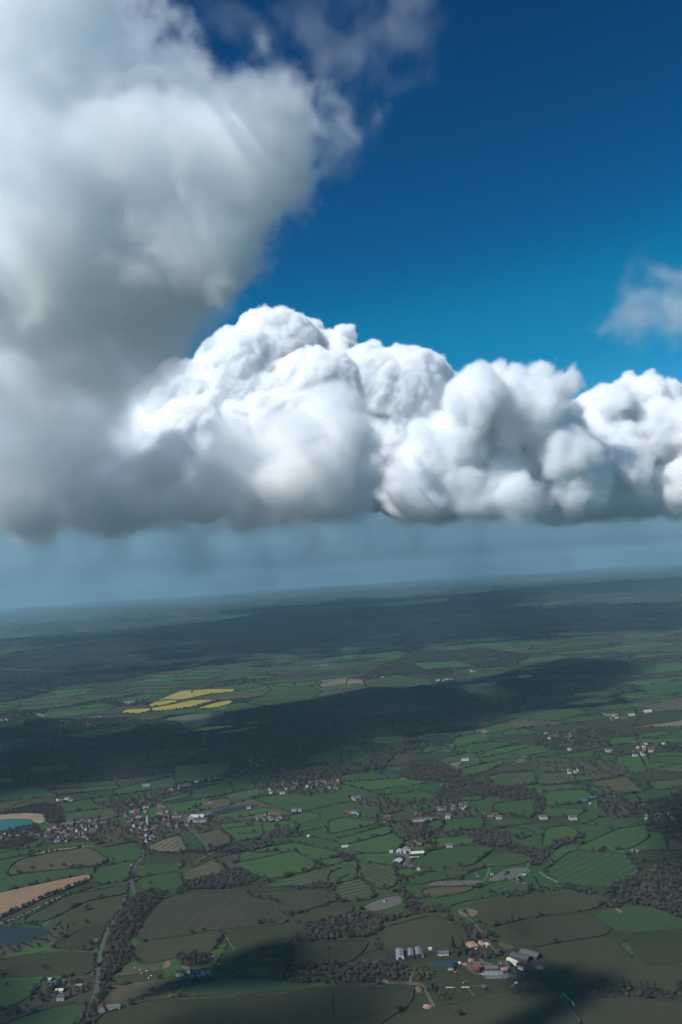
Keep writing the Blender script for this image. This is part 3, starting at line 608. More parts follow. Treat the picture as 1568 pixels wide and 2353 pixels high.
WATER = [
 ('pond', 'pond_silt', 2, [(392,280),(440,260),(640,258),(658,266),(620,279),(430,283)], 'long pale pond beside the farm track with a bushy island'),
 ('pond', 'pond_silt', 2, [(670,258),(700,240),(740,215),(790,198),(870,203),(865,225),(820,240),(860,270),(830,280),(790,255),(700,262)], 'winding grey pond with a round island, right of the farm track'),
 ('pond', 'pond_silt', 2, [(106,376),(190,342),(265,326),(286,348),(272,370),(200,392),(150,401),(115,392)], 'pale oval pond with a hut on its small island'),
 ('pond', 'lake_dark', 2, [(806,760),(820,752),(868,754),(872,762),(830,768)], 'small dark farm pond beside the hedge corner'),
 ('pond', 'lake_dark', 2, [(80,700),(140,694),(150,712),(100,730),(82,722)], 'dark pond in the scrub left of the gravel heap'),
 ('pond', 'lake_dark', 2, [(145,545),(190,540),(200,560),(165,570)], 'dark pond in the shaded field left of the three long barns'),
 ('lake', 'lake_dark', 1, [(-60,490),(0,476),(60,462),(120,476),(230,480),(222,500),(150,520),(120,545),(60,552),(-60,560)], 'dark fishing lake at the left edge'),
 ('pond', 'lake_dark', 1, [(1015,120),(1020,105),(1060,96),(1105,100),(1090,115),(1040,124)], 'small blue-black pond beside the white track'),
 ('lake', 'lake_dark', 4, [(150,572),(180,556),(230,552),(275,560),(272,576),(200,580)], 'blue-grey lake at the rim of the central wood'),
 ('lake', 'lake_dark', 3, [(965,752),(1000,735),(1060,725),(1130,714),(1190,712),(1195,720),(1100,735),(1040,750),(980,757)], 'narrow mill pond above the industrial sheds'),
 ('quarry_lake', 'lake_teal', 3, [(-60,792),(60,779),(150,783),(154,800),(70,825),(-60,838)], 'turquoise quarry lake at the left edge'),
 ('pond', 'lake_dark', 3, [(960,298),(1000,288),(1030,284),(1030,294),(985,302)], 'distant pond below the yellow fields'),
]
SOILS = [
 ('quarry_sand', 'sand', 3, [(-60,768),(0,760),(120,752),(200,757),(208,790),(175,802),(155,800),(150,781),(60,776),(-60,790)], 'pale sand cliff round the quarry lake'),
 ('sand_patch', 'tan_soil', 1, [(742,660),(762,628),(788,626),(780,662)], 'pale square of bare sand beside the cream gabled house'),
 ('farmyard', 'mud', 2, [(760,590),(800,570),(900,590),(960,620),(980,650),(960,665),(900,650),(860,660),(820,650)], 'grey mud yard round the black barns'),
 ('farmyard', 'mud', 2, [(950,670),(1010,675),(1090,710),(1085,735),(1020,715)], 'strip of wet mud right of the farm'),
 ('farmyard', 'yard', 2, [(560,640),(640,628),(700,640),(740,660),(720,700),(600,690)], 'brick-coloured yard round the red-brick farmhouse'),
 ('farmyard', 'yard', 2, [(232,180),(300,110),(330,110),(318,150),(300,185),(330,200),(370,206),(300,205)], 'pale concrete yard of the farm in the middle'),
 ('farmyard', 'mud', 2, [(200,590),(250,580),(400,580),(400,610),(360,625),(205,622)], 'dark hardstanding round the three long barns'),
 ('gravel_patch', 'tan_soil', 2, [(530,400),(560,385),(620,390),(635,410),(600,430),(560,425)], 'pale bare patch in the broad olive field'),
 ('gravel_patch', 'rough_brown', 2, [(720,540),(760,535),(805,570),(770,580),(730,565)], 'rough pale ground beside the black barns'),
 ('gravel_patch', 'tan_soil', 2, [(338,750),(360,742),(372,770),(352,776)], 'bare earth scrape beside the farm track'),
 ('gravel_patch', 'tan_soil', 2, [(1255,388),(1275,386),(1300,404),(1280,408)], 'small pale scrape in the field at the right edge'),
 ('gravel_patch', 'tan_soil', 4, [(1190,700),(1210,685),(1243,690),(1220,705)], 'pinkish bare patch right of the teal-roofed barns'),
 ('gravel_patch', 'yard', 4, [(240,600),(280,588),(316,590),(290,604)], 'pale shore below the blue-grey lake'),
 ('gravel_patch', 'tan_soil', 1, [(430,527),(450,524),(455,533),(435,535)], 'pale bare patch beside the road'),
 ('gravel_patch', 'tan_soil', 3, [(1010,268),(1040,264),(1036,272),(1008,274)], 'tiny sandy patch below the yellow fields'),
]
ROADS = [
 ('road', 'asphalt', 7.5, 1, [(700,-30),(660,5),(672,45),(660,100),(652,150),(625,190),(603,222),(602,270),(618,312),(640,345)], 'grey main road curving out of the village'),
 ('road', 'asphalt', 7.5, 1, [(585,330),(550,400),(500,478),(472,560),(458,640),(452,730),(432,810),(412,862),(392,930)], 'grey road along the strip wood'),
 ('lane', 'sand', 4.5, 1, [(-60,478),(0,455),(60,438),(100,420),(150,396),(200,370),(250,345),(302,324)], 'white farm lane along the orange field'),
 ('lane', 'track_dirt', 3, 1, [(302,324),(380,300),(450,288),(520,276),(592,268)], 'pale lane running to the road bend'),
 ('track', 'track_dirt', 3, 1, [(700,805),(740,803),(860,800),(1000,795),(1150,785),(1300,775),(1450,755),(1568,742),(1680,745),(1800,738),(1925,736),(1950,745)], 'pale farm track across the dark bottom fields'),
 ('track', 'track_dirt', 2.5, 1, [(528,695),(620,682),(740,664)], 'grassy path between the paddocks'),
 ('track', 'track_dirt', 2.5, 1, [(516,750),(620,736),(720,718),(850,710)], 'drive to the cream gabled house'),
 ('track', 'track_dirt', 3, 1, [(330,712),(425,702),(432,660)], 'drive to the teal tanks'),
 ('lane', 'track_dirt', 3.5, 1, [(412,862),(450,842),(560,825)], 'side lane to the stone cottages'),
 ('track', 'track_dirt', 5, 1, [(880,30),(905,45),(955,110),(985,125),(950,145),(900,175),(850,190)], 'white track beside the small blue-black pond'),
 ('track', 'track_dirt', 2.5, 1, [(1020,482),(1040,520),(1065,560),(1080,580)], 'faint path over the field'),
 ('lane', 'asphalt', 4.5, 2, [(220,0),(245,25),(270,55),(300,80),(330,100),(318,150),(300,185),(345,205),(440,208),(560,198),(600,215),(640,240)], 'farm lane through the middle farm'),
 ('lane', 'track_dirt', 4, 4, [(45,765),(100,775),(190,793),(235,820),(262,850),(300,890)], 'pale lane curving below the white cottages'),
 ('lane', 'track_dirt', 3.5, 2, [(560,412),(600,440),(640,485),(665,520),(700,570),(720,600)], 'lane past the rust-roofed sheds'),
 ('track', 'track_dirt', 4, 2, [(0,745),(100,740),(230,730),(320,728),(380,735),(395,780),(430,840)], 'track from the gravel heap to the hedge corner'),
 ('track', 'track_dirt', 4, 2, [(318,728),(318,705),(335,685),(345,670)], 'short track up past the parked car'),
 ('lane', 'track_dirt', 3.5, 2, [(640,620),(660,640),(700,650),(790,650),(800,690),(810,730),(780,750)], 'lane through the big farm'),
 ('track', 'track_dirt', 2.5, 2, [(440,735),(520,750),(600,745),(680,740)], 'track in front of the big farm'),
 ('track', 'track_dirt', 2.5, 2, [(580,748),(600,775),(622,800)], 'short track to the hedge gap'),
 ('track', 'sand', 2.5, 2, [(910,218),(940,240),(990,262),(1010,275)], 'sandy track round the ribbed field'),
 ('lane', 'track_dirt', 5, 4, [(935,413),(965,420),(985,442)], 'white lane in the right middle'),
 ('lane', 'track_dirt', 4, 4, [(868,490),(860,510),(840,525)], 'drive of the pale concrete yard'),
 ('lane', 'track_dirt', 4, 4, [(1165,730),(1175,700),(1170,670)], 'drive of the teal-roofed barns'),
 ('lane', 'track_dirt', 4, 4, [(1340,700),(1380,725),(1400,690),(1450,680)], 'looping sandy track at the right edge'),
 ('road', 'asphalt', 7, 3, [(620,790),(640,805),(655,825),(675,850)], 'grey village street'),
 ('lane', 'track_dirt', 5, 3, [(1000,785),(1100,778),(1200,760),(1320,745)], 'lane right of the industrial sheds'),
]
for m, d, P, tr in FW:
    cx = sum(p[0] for p in P)/len(P); cyy = sum(p[1] for p in P)/len(P)
    o = sheet('field', P, m, .45+math.hypot(cx, cyy)*1.5e-4); o['label'] = d; o['category'] = 'field'
for n, m, c, P, lab in WATER:
    P = smooth_poly(wpoly(crop(c, P)), it=2); zc = min(float(hgt(x, y)) for x, y in P)
    o = sheet(n, P, m, 0.9+math.hypot(*P[0])*2e-4); o['label'] = lab; o['category'] = n.split('_')[-1]
for n, m, c, P, lab in SOILS:
    P = smooth_poly(wpoly(crop(c, P)), it=2); o = sheet(n, P, m, 0.65+math.hypot(*P[0])*2e-4); o['label'] = lab; o['category'] = n.replace('_', ' ')
for n, m, w_, c, P, lab in ROADS:
    P = wpoly(crop(c, P)); o = ribbon(n, P, w_, m, .8+math.hypot(*P[0])*2e-4); o['label'] = lab; o['category'] = n
# ------------------------------------------------------------------ woods, thickets and belts traced from the photograph
# (crop, outline, spacing m, crown radius range, evergreen share, label of its trees)
WOODS = [
 (1,[(640,325),(700,300),(745,298),(758,330),(700,378),(642,455),(600,540),(618,612),(560,660),(512,700),(500,780),(440,850),(400,930),(330,930),(400,870),(440,800),(465,700),(470,620),(492,540),(535,440),(592,350)],8.2,(4.2,6.6),.03,'bare grey-brown tree in the strip wood along the main road'),
 (2,[(0,425),(60,400),(130,415),(200,425),(320,412),(430,402),(300,425),(180,458),(152,515),(110,528),(0,530)],8.5,(4.5,6.5),.0,'tall bare silvery tree in the leafless wood below the oval pond'),
 (1,[(1350,540),(1420,480),(1500,430),(1568,420),(1568,528),(1450,535),(1370,545)],8.5,(4.5,6.5),.0,'tall bare silvery tree in the leafless wood below the oval pond'),
 (1,[(1190,630),(1240,600),(1320,545),(1350,540),(1330,610),(1290,650),(1200,640)],9,(4,6),.0,'bare dark tree in the copse at the corner of the shadowed field'),
 (1,[(1240,650),(1300,640),(1400,650),(1568,640),(1568,690),(1560,735),(1400,735),(1240,720)],9.5,(4,6),.05,'bare tree in the dark thicket above the pale farm track'),
 (1,[(800,605),(880,592),(960,600),(985,618),(960,645),(900,655),(830,650)],9,(4.5,6.5),.25,'tree in the garden belt behind the cream gabled house'),
 (1,[(600,800),(700,760),(760,740),(830,725),(1000,690),(1180,680),(1190,700),(1000,705),(850,742),(740,785),(640,812),(590,820)],10,(3.0,4.6),.08,'scrubby bare tree in the hedge belt left of the pale farm track'),
 (1,[(850,268),(900,255),(1000,228),(1080,200),(1130,215),(1180,250),(1130,285),(1000,300),(900,300),(840,315),(790,322)],8.5,(4.2,6.2),.03,'bare brown tree in the belt above the big tramlined field'),
 (1,[(190,690),(250,700),(300,720),(420,720),(420,770),(330,800),(250,810),(180,830),(120,860),(60,880),(150,780)],15,(3.6,5.6),.3,'garden tree among the glasshouses at the lower left'),
 (1,[(0,480),(40,455),(240,462),(330,465),(320,500),(230,545),(160,575),(0,600),(0,560),(140,540),(225,500),(230,485),(60,460)],13,(2.6,4.4),.1,'small lakeside tree round the dark fishing lake'),
 (1,[(0,55),(170,45),(180,70),(100,95),(0,120)],11,(3.6,5.2),.1,'dark tree in the belt below the village'),
 (1,[(0,840),(110,850),(60,880),(0,900)],11,(4,5.6),.1,'dark tree in the bottom left corner'),
 (2,[(1200,305),(1300,260),(1380,225),(1480,185),(1640,150),(1640,450),(1568,440),(1450,388),(1290,368),(1185,392),(1240,340)],8.5,(4.5,6.5),.2,'dark tree in the wood at the right edge'),
 (2,[(615,65),(690,50),(760,75),(800,92),(880,105),(940,120),(1000,80),(1080,55),(1120,45),(1110,65),(1000,110),(940,160),(910,200),(870,190),(870,150),(740,110),(640,90)],9.5,(4.2,6.4),.03,'bare tree in the belt curving above the ribbed field'),
 (2,[(195,300),(300,300),(330,330),(360,360),(400,372),(480,395),(500,405),(420,410),(330,395),(290,400),(290,345),(270,320)],10,(4,6),.05,'bare tree in the belt between the oval pond and the tan field'),
 (2,[(0,640),(120,630),(300,640),(325,700),(300,722),(150,732),(0,738)],8.5,(3.6,5.2),.1,'scrubby dark tree in the copse left of the farm track'),
 (2,[(335,660),(370,650),(430,655),(435,690),(400,718),(340,715)],8,(3.6,4.8),.0,'olive-green budding tree beside the parked car'),
 (2,[(400,735),(440,735),(455,765),(430,785),(400,770)],6.5,(3,4),.7,'dark pine in the left thicket of the paddock'),
 (2,[(440,785),(500,770),(525,785),(520,805),(450,815)],6.5,(2.4,3.4),.0,'grey bush in the oval thicket of the paddock'),
 (2,[(510,575),(560,590),(640,600),(760,575),(770,600),(690,625),(600,620),(520,610)],10,(4,6),.35,'tree behind the big farm'),
 (2,[(880,665),(940,690),(1010,720),(1085,740),(1080,755),(1000,742),(900,705)],8,(4,5.6),.45,'dark tree in the belt along the wet mud'),
 (2,[(1060,742),(1250,758),(1400,768),(1568,778),(1640,785),(1640,808),(1568,806),(1250,790),(1060,755)],9,(3,4.6),.25,'dark tree in the tall hedge at the lower right'),
 (2,[(0,130),(60,145),(75,160),(30,172),(0,168)],10,(4,5.5),.05,'bare tree in the clump at the head of the diagonal field'),
 (2,[(500,60),(640,50),(700,30),(640,15),(500,45),(380,60),(330,80),(300,70),(260,40),(400,25)],13,(4,6),.15,'hedgerow tree around the middle farm'),
 (2,[(600,500),(680,505),(715,520),(700,550),(640,545),(590,540)],12,(4,5.5),.1,'tree beside the rust-roofed sheds'),
 (2,[(1320,125),(1380,180),(1370,215),(1345,200),(1300,140)],10,(3,4.4),.1,'dark bush left of the right-hand wood'),
 (4,[(410,670),(500,610),(560,590),(640,600),(720,640),(715,680),(620,670),(560,665),(500,690),(440,690)],11,(4.4,6.6),.05,'bare tree in the copse left of the ribbed fields'),
 (4,[(270,530),(330,510),(440,505),(520,555),(530,580),(500,605),(330,600),(280,590)],10,(4.5,6.5),.0,'bare pale-brown tree in the lakeside wood'),
 (4,[(610,850),(640,830),(760,850),(790,890),(720,915),(620,905)],10,(4.5,6.5),.0,'bare tree in the belt curving above the ribbed field'),
 (4,[(640,640),(700,640),(740,630),(890,640),(930,680),(940,740),(900,770),(880,720),(900,690),(740,690)],12,(3.6,5.6),.08,'bare tree in the hedges round the ribbed fields'),
 (4,[(1000,490),(1300,525),(1340,590),(1300,570),(1100,590),(1060,560),(900,545),(880,520)],22,(3.6,5.6),.12,'tree in the hedge maze of the right middle'),
 (4,[(900,380),(1100,370),(1240,370),(1240,470),(1180,440),(1000,470),(880,440)],16,(4,6.4),.2,'tree around the hamlet in the right middle'),
 (4,[(1180,640),(1330,700),(1400,740),(1568,640),(1640,640),(1640,780),(1400,760),(1250,790),(1180,750)],14,(4,6.2),.25,'tree in the scrubby wood at the right edge'),
 (4,[(1420,780),(1640,700),(1640,919),(1480,860),(1400,800)],10,(4.5,6.5),.25,'dark tree in the wood at the right edge'),
 (4,[(0,680),(120,730),(300,740),(450,780),(640,760),(640,740),(440,690),(300,690),(100,680)],18,(4,6),.25,'tree among the cottages below the long wood'),
 (4,[(250,800),(300,790),(460,830),(480,850),(380,870),(300,880)],13,(3.6,5.6),.25,'tree along the curved lane'),
 (3,[(170,880),(60,919),(0,919),(0,840),(160,800),(200,840)],11,(4,5.8),.15,'tree below the quarry'),
 (3,[(0,740),(60,735),(200,700),(290,730),(290,800),(215,800),(200,755),(120,748),(0,760)],9.5,(4,6),.1,'bare tree in the belt behind the quarry'),
 (3,[(200,820),(300,780),(480,780),(640,790),(850,760),(960,770),(1000,800),(860,850),(700,890),(480,885),(200,885)],19,(3.6,5.6),.3,'garden tree in the big village'),
 (3,[(430,710),(600,680),(800,650),(1000,600),(1100,560),(1180,520),(1180,560),(1060,590),(900,640),(730,690),(640,730),(560,760)],15,(4,6),.15,'tree between the big village and the long wood'),
 (3,[(1160,600),(1568,560),(1568,650),(1420,680),(1240,650),(1180,650)],14,(4,6.2),.25,'tree around the shaded village'),
 (3,[(1270,800),(1340,820),(1330,850),(1240,880),(1200,860)],13,(4,6),.05,'bare tree in the clump among the middle fields'),
]
# far woods: (outline in whole-picture points, spacing m, radius range)
FARWOODS = [
 ([(-80,1790),(-80,1725),(180,1700),(420,1690),(520,1640),(700,1612),(880,1576),(1010,1578),(1130,1602),(1200,1600),(1230,1640),(1080,1680),(1020,1720),(900,1745),(880,1770),(700,1800),(600,1770),(420,1775),(300,1790),(0,1810)],13,(6,8.5)),
 ([(1130,1560),(1220,1530),(1310,1512),(1440,1522),(1490,1556),(1380,1580),(1300,1600),(1200,1600)],14,(6,8.5)),
 ([(-80,1530),(100,1500),(300,1462),(500,1430),(700,1402),(760,1420),(820,1450),(700,1490),(620,1500),(480,1530),(300,1560),(120,1590),(-80,1630)],26,(12,17)),
 ([(700,1400),(1000,1378),(1300,1348),(1620,1322),(1620,1332),(1300,1372),(1100,1400),(960,1412),(820,1425)],42,(19,28)),
 ([(820,1560),(940,1500),(1100,1488),(1230,1505),(1180,1530),(1060,1540),(960,1570)],24,(7,10)),
 ([(-80,1700),(60,1660),(240,1650),(420,1660),(420,1690),(180,1700)],17,(6,8.5)),
]
# ------------------------------------------------------------------ middle distance: patchwork of fields on a jittered grid
FAR_SHEETS = {}; HEDGE_PTS = []
near_polys = [P for _, _, P, _ in FW]+[smooth_poly(wpoly(crop(c, P))) for _, _, c, P, _ in WATER+SOILS]+[wpoly(crop(w[0], w[1])) for w in WOODS]
bbs = [(min(p[0] for p in P), max(p[0] for p in P), min(p[1] for p in P), max(p[1] for p in P)) for P in near_polys]
far_polys = [wpoly(P) for P, _, _ in FARWOODS]
def taken(x, y, polys=near_polys):
    for P, b_ in zip(polys, bbs if polys is near_polys else [None]*len(polys)):
        if b_ and not (b_[0] <= x <= b_[1] and b_[2] <= y <= b_[3]): continue
        if in_poly(x, y, P): return True
    return False
def patchwork(r0, r1, cell, ang, seed, edge_step):
    rg = random.Random(seed); ca, sa = math.cos(ang), math.sin(ang); n = int(r1/cell)+2; vg = {}
    def vert(i, j):
        if (i, j) not in vg:
            u = (i+rg.uniform(-.33, .33))*cell*1.25+(.5*cell if j % 2 else 0); v = (j+rg.uniform(-.33, .33))*cell*.85; vg[i, j] = (u*ca-v*sa, u*sa+v*ca)
        return vg[i, j]
    mats = ['pasture_green']*5+['pasture_bright']*4+['pasture_dull']*3+['pasture_olive']*3+['pasture_mow_c', 'pasture_mow', 'wood_floor', 'wood_floor', 'rough_brown', 'crop_green', 'wood_floor']
    for i in range(-n, n):
        for j in range(-n, n):
            q = [vert(i, j), vert(i+1, j), vert(i+1, j+1), vert(i, j+1)]
            cx = sum(p[0] for p in q)/4; cyy = sum(p[1] for p in q)/4; d = math.hypot(cx, cyy)
            if cyy < 300 or d < r0 or d > r1 or abs(cx) > .56*cyy+250: continue
            qq = [(cx+(p[0]-cx)*.97, cyy+(p[1]-cyy)*.97) for p in q]
            hit = sum(taken(x, y) for x, y in qq+[(cx, cyy)]+[((a[0]+cx)/2, (a[1]+cyy)/2) for a in qq])
            if hit >= 9: continue
            m = rg.choice(mats)
            if taken(cx, cyy, far_polys): m = 'wood_floor' if rg.random() < .8 else 'pasture_olive'
            if d > 2600 and rg.random() < .012: m = 'tan_soil'
            if not hit: FAR_SHEETS.setdefault(m, []).append(qq)
            else: FAR_SHEETS.setdefault(m, []).append(qq)
            for a, b in zip(q, q[1:]):
                if rg.random() < .1: continue
                for p in resample([a, b], edge_step):
                    if not taken(p[0], p[1]): HEDGE_PTS.append((p[0]+rg.uniform(-2, 2), p[1]+rg.uniform(-2, 2)))
            if m == 'wood_floor' and not taken(cx, cyy, far_polys) and rg.random() < .8:
                k = int(cell*cell*.9/(150 if d < 4000 else 420))
                for _ in range(k):
                    a, b, c = sorted([rg.random(), rg.random(), 1.0]); u, v = rg.random(), rg.random()
                    x = (q[0][0]*(1-u)+q[1][0]*u)*(1-v)+(q[3][0]*(1-u)+q[2][0]*u)*v; y = (q[0][1]*(1-u)+q[1][1]*u)*(1-v)+(q[3][1]*(1-u)+q[2][1]*u)*v
                    if not taken(x, y): WOODPTS.append((x, y, rg.uniform(4.5, 7) if d < 4000 else rg.uniform(6, 10), rg.random() < .12, None))
WOODPTS = []
patchwork(1150, 3600, 150, .30, 5, 9)
patchwork(3600, 9500, 200, .12, 6, 13)
for m, quads in FAR_SHEETS.items():
    v, f = [], []
    for q in quads:
        n = 4; base = len(v); d = math.hypot(*q[0]); lift = .3+d*1e-4
        for j in range(n+1):
            for i in range(n+1):
                u, w_ = i/n, j/n
                x = (q[0][0]*(1-u)+q[1][0]*u)*(1-w_)+(q[3][0]*(1-u)+q[2][0]*u)*w_; y = (q[0][1]*(1-u)+q[1][1]*u)*(1-w_)+(q[3][1]*(1-u)+q[2][1]*u)*w_
                v.append((x, y, float(hgt(x, y))+lift))
        for j in range(n):
            for i in range(n): k = base+j*(n+1)+i; f.append((k, k+1, k+n+2, k+n+1))
    o = link('field_patchwork', mesh('field_patchwork', v, f, True), mat=m); o['kind'] = 'structure'; o['label'] = 'patchwork of small far fields, '+m.replace('_', ' '); o['category'] = 'fields'

# ------------------------------------------------------------------ tree shapes
def crown_mesh(name, seed, tufts, size, flat_=.82, lumps=9):
    rg = np.random.default_rng(seed); v = []; f = []
    lc = rg.normal(size=(lumps, 3)); lc /= np.linalg.norm(lc, axis=1)[:, None]; lc *= rg.uniform(.28, .62, (lumps, 1)); lc[:, 2] = np.abs(lc[:, 2])*.9-.12; lr = rg.uniform(.34, .52, lumps)
    n = 0
    while n < tufts:
        k = rg.integers(lumps); d = rg.normal(size=3); d /= np.linalg.norm(d)
        p = lc[k]+d*lr[k]*rg.uniform(.55, 1.0)**.6
        if any(np.linalg.norm(p-lc[j]) < lr[j]*.62 for j in range(lumps) if j != k) and rg.random() < .8: continue
        out = p/(np.linalg.norm(p)+1e-6)+rg.normal(size=3)*.55; out /= np.linalg.norm(out)
        a = np.cross(out, rg.normal(size=3)); a /= np.linalg.norm(a)+1e-9; b = np.cross(out, a)
        s = size*rg.uniform(.6, 1.35); c = p*np.array([1, 1, flat_])
        q = len(v); v += [tuple(c+a*s), tuple(c-a*s*.5+b*s*.87), tuple(c-a*s*.5-b*s*.87), tuple(c+out*s*.55)]
        f += [(q, q+1, q+3), (q+1, q+2, q+3), (q+2, q, q+3)]; n += 1
    return mesh(name, v, f)
def trunk_mesh(name, seed):
    rg = random.Random(seed); m = MB(); m.cone((0, 0, -1.15), (rg.uniform(-.04, .04), 0, -.45), .085, .055)
    for k in range(6):
        a = k*PI/3+rg.uniform(-.4, .4); r = rg.uniform(.3, .6)
        m.cone((0, 0, -.5+rg.uniform(-.15, .1)), (r*math.cos(a), r*math.sin(a), rg.uniform(-.1, .45)), .045, .014, 4)
    m.cone((0, 0, -.5), (.03, .02, .5), .05, .012, 4)
    return m.mesh(name)
def conifer_mesh(name, seed, tufts=420):
    rg = np.random.default_rng(seed); v = []; f = []
    for _ in range(tufts):
        h = rg.uniform(-.8, 1.35)**1; rr = (1.4-h)/2.2*.62*(.75+.25*math.sin(h*14)); a = rg.uniform(0, 2*PI); r = rr*rg.uniform(.6, 1.05)
        c = np.array([r*math.cos(a), r*math.sin(a), h]); s = .10*rg.uniform(.7, 1.4); o_ = np.array([math.cos(a), math.sin(a), -.35]); b = np.array([-math.sin(a), math.cos(a), 0])
        q = len(v); v += [tuple(c+b*s), tuple(c-b*s), tuple(c+o_*s*1.6), tuple(c+np.array([0, 0, s*1.2]))]; f += [(q, q+2, q+3), (q+2, q+1, q+3), (q, q+1, q+2)]
    return mesh(name, v, f)
TREES = {}
def tree_kind(k, crown, mat):
    crown.materials.append(MATS[mat]); tm = trunk_mesh('trunk', 50+len(TREES)); tm.materials.append(MATS['bark']); TREES[k] = (crown, tm)
for i in range(4): tree_kind('bare%d' % i, crown_mesh('crown', 100+i, 620, .085), 'bare_twigs')
for i in range(2): tree_kind('leafy%d' % i, crown_mesh('crown', 120+i, 620, .095), 'spring_leaf')
for i in range(2): tree_kind('ever%d' % i, conifer_mesh('crown', 130+i), 'evergreen')
tree_kind('dark0', crown_mesh('crown', 140, 560, .1), 'evergreen')
tree_kind('small0', crown_mesh('crown', 150, 190, .16, lumps=6), 'far_twigs'); tree_kind('small1', crown_mesh('crown', 151, 190, .16, lumps=7), 'far_twigs'); tree_kind('small2', crown_mesh('crown', 152, 170, .17, lumps=6), 'evergreen')
tree_kind('scrub0', crown_mesh('crown', 160, 150, .17, flat_=.6, lumps=5), 'hedge_twigs')
PLACED = []   # x, y, radius, kind, label
def pick(ever, r, d, leafy=.05):
    u = rnd.random()
    if d > 2300: return 'small2' if u < ever else rnd.choice(('small0', 'small1'))
    if u < ever: return rnd.choice(('ever0', 'ever1', 'dark0'))
    if u < ever+leafy: return rnd.choice(('leafy0', 'leafy1'))
    return 'bare%d' % rnd.randrange(4)
def scatter(P, sp, rr, ever, label, leafy=.04):
    if sp < 12: sp *= .84; rr = (rr[0]*.72, rr[1]*.82)
    x0, x1 = min(p[0] for p in P), max(p[0] for p in P); y0, y1 = min(p[1] for p in P), max(p[1] for p in P); x = x0; row = 0
    while x < x1:
        y = y0+(row % 2)*sp/2
        while y < y1:
            px, py = x+rnd.uniform(-.42, .42)*sp, y+rnd.uniform(-.42, .42)*sp; y += sp
            if in_poly(px, py, P): PLACED.append((px, py, rnd.uniform(*rr), pick(ever, 0, math.hypot(px, py), leafy), label))
        x += sp*.9; row += 1
for c, P, sp, rr, ev, lab in WOODS:
    WP = smooth_poly(wpoly(crop(c, P))); d = math.hypot(*WP[0])
    o = sheet('wood_floor', WP, 'wood_floor' if sp < 13 else 'village_ground', .38+d*1.3e-4); o['label'] = 'ground under the '+lab.split(' in ')[-1].split(' among ')[-1][:60]; o['category'] = 'ground'
    scatter(WP, sp, rr, ev, lab, .3 if 'village' in lab or 'olive-green' in lab else .04)
    if 'olive-green' in lab:
        for q in range(len(PLACED)):
            if PLACED[q][4] == lab: PLACED[q] = PLACED[q][:3]+(rnd.choice(('leafy0', 'leafy1')), lab)
fields_far = [P for _, _, P, _ in FW if math.hypot(*P[0]) > 2000]
for (P, sp, rr), WP in zip(FARWOODS, far_polys):
    n0 = len(PLACED); scatter(WP, sp, rr, .18, None)
    PLACED[n0:] = [p for p in PLACED[n0:] if not taken(p[0], p[1], fields_far) and math.sin(p[0]/170+3*math.sin(p[1]/310))+math.sin(p[1]/140+p[0]/420) > -1.45]
# rows of trees and thin hedge lines: (crop, line, spacing m, radius range, kind or None, label)
LINES = [
 (1,[(-40,450),(20,428),(85,395),(150,362),(210,335),(260,318),(300,303),(345,288),(400,262)],11,(4.5,6.2),None,'bare tree in the row between the orange field and the white lane'),
 (1,[(300,195),(360,205),(440,190),(520,165),(500,190)],22,(3.5,5.2),None,'bare tree in the hedge below the olive-brown field'),
 (1,[(590,270),(592,330),(560,375)],14,(2.5,4),None,'small tree beside the road bend'),
 (1,[(560,60),(700,130),(850,135),(930,120),(950,145)],15,(3.2,5),None,'tree in the scrub below the allotments'),
 (1,[(425,690),(430,640),(445,590),(460,540),(490,470),(530,410),(580,350)],10,(2.0,3.2),'scrub0',None),
 (2,[(330,205),(250,200),(262,250),(280,300)],12,(3.5,5.5),None,'bare tree in the clump below the middle farm'),
 (2,[(90,230),(110,270),(150,310)],11,(2.6,3.8),None,'small bare tree between the two ribbed fields'),
 (2,[(480,400),(520,430),(580,470),(600,500)],13,(3.0,4.6),None,'bare tree along the lane to the rust-roofed sheds'),
 (2,[(880,240),(900,275),(950,290),(1000,280)],10,(2.5,4),None,'small bare tree on the shore of the grey pond'),
 (2,[(1010,290),(1100,300),(1250,325),(1300,310)],12,(3,4.6),None,'bare tree in the hedge below the ribbed green field'),
 (2,[(380,230),(300,250),(290,290)],12,(3.0,4.8),None,'bare tree left of the long pond'),
 (3,[(745,229),(840,230),(880,222),(960,204)],16,(3,5),'scrub0',None),(3,[(690,284),(770,276),(880,262),(960,240)],18,(3,6),'scrub0',None),(3,[(555,293),(640,296),(760,284),(900,273)],20,(3.5,6),'small0',None),
 (4,[(45,765),(190,790),(240,830),(270,870)],16,(3.2,5),None,'tree along the curved lane'),
 (4,[(1000,590),(1170,660),(1180,720)],14,(3.5,5.5),None,'tree in the hedge beside the teal-roofed barns'),
]
def run_line(c, P, sp, rr, kd, lab):
    for x, y in resample(wpoly(crop(c, P)), sp):
        x += rnd.uniform(-.25, .25)*sp; y += rnd.uniform(-.2, .2)*sp; d = math.hypot(x, y)
        PLACED.append((x, y, rnd.uniform(*rr), kd or pick(.06, 0, d), lab))
for L_ in LINES: run_line(*L_)
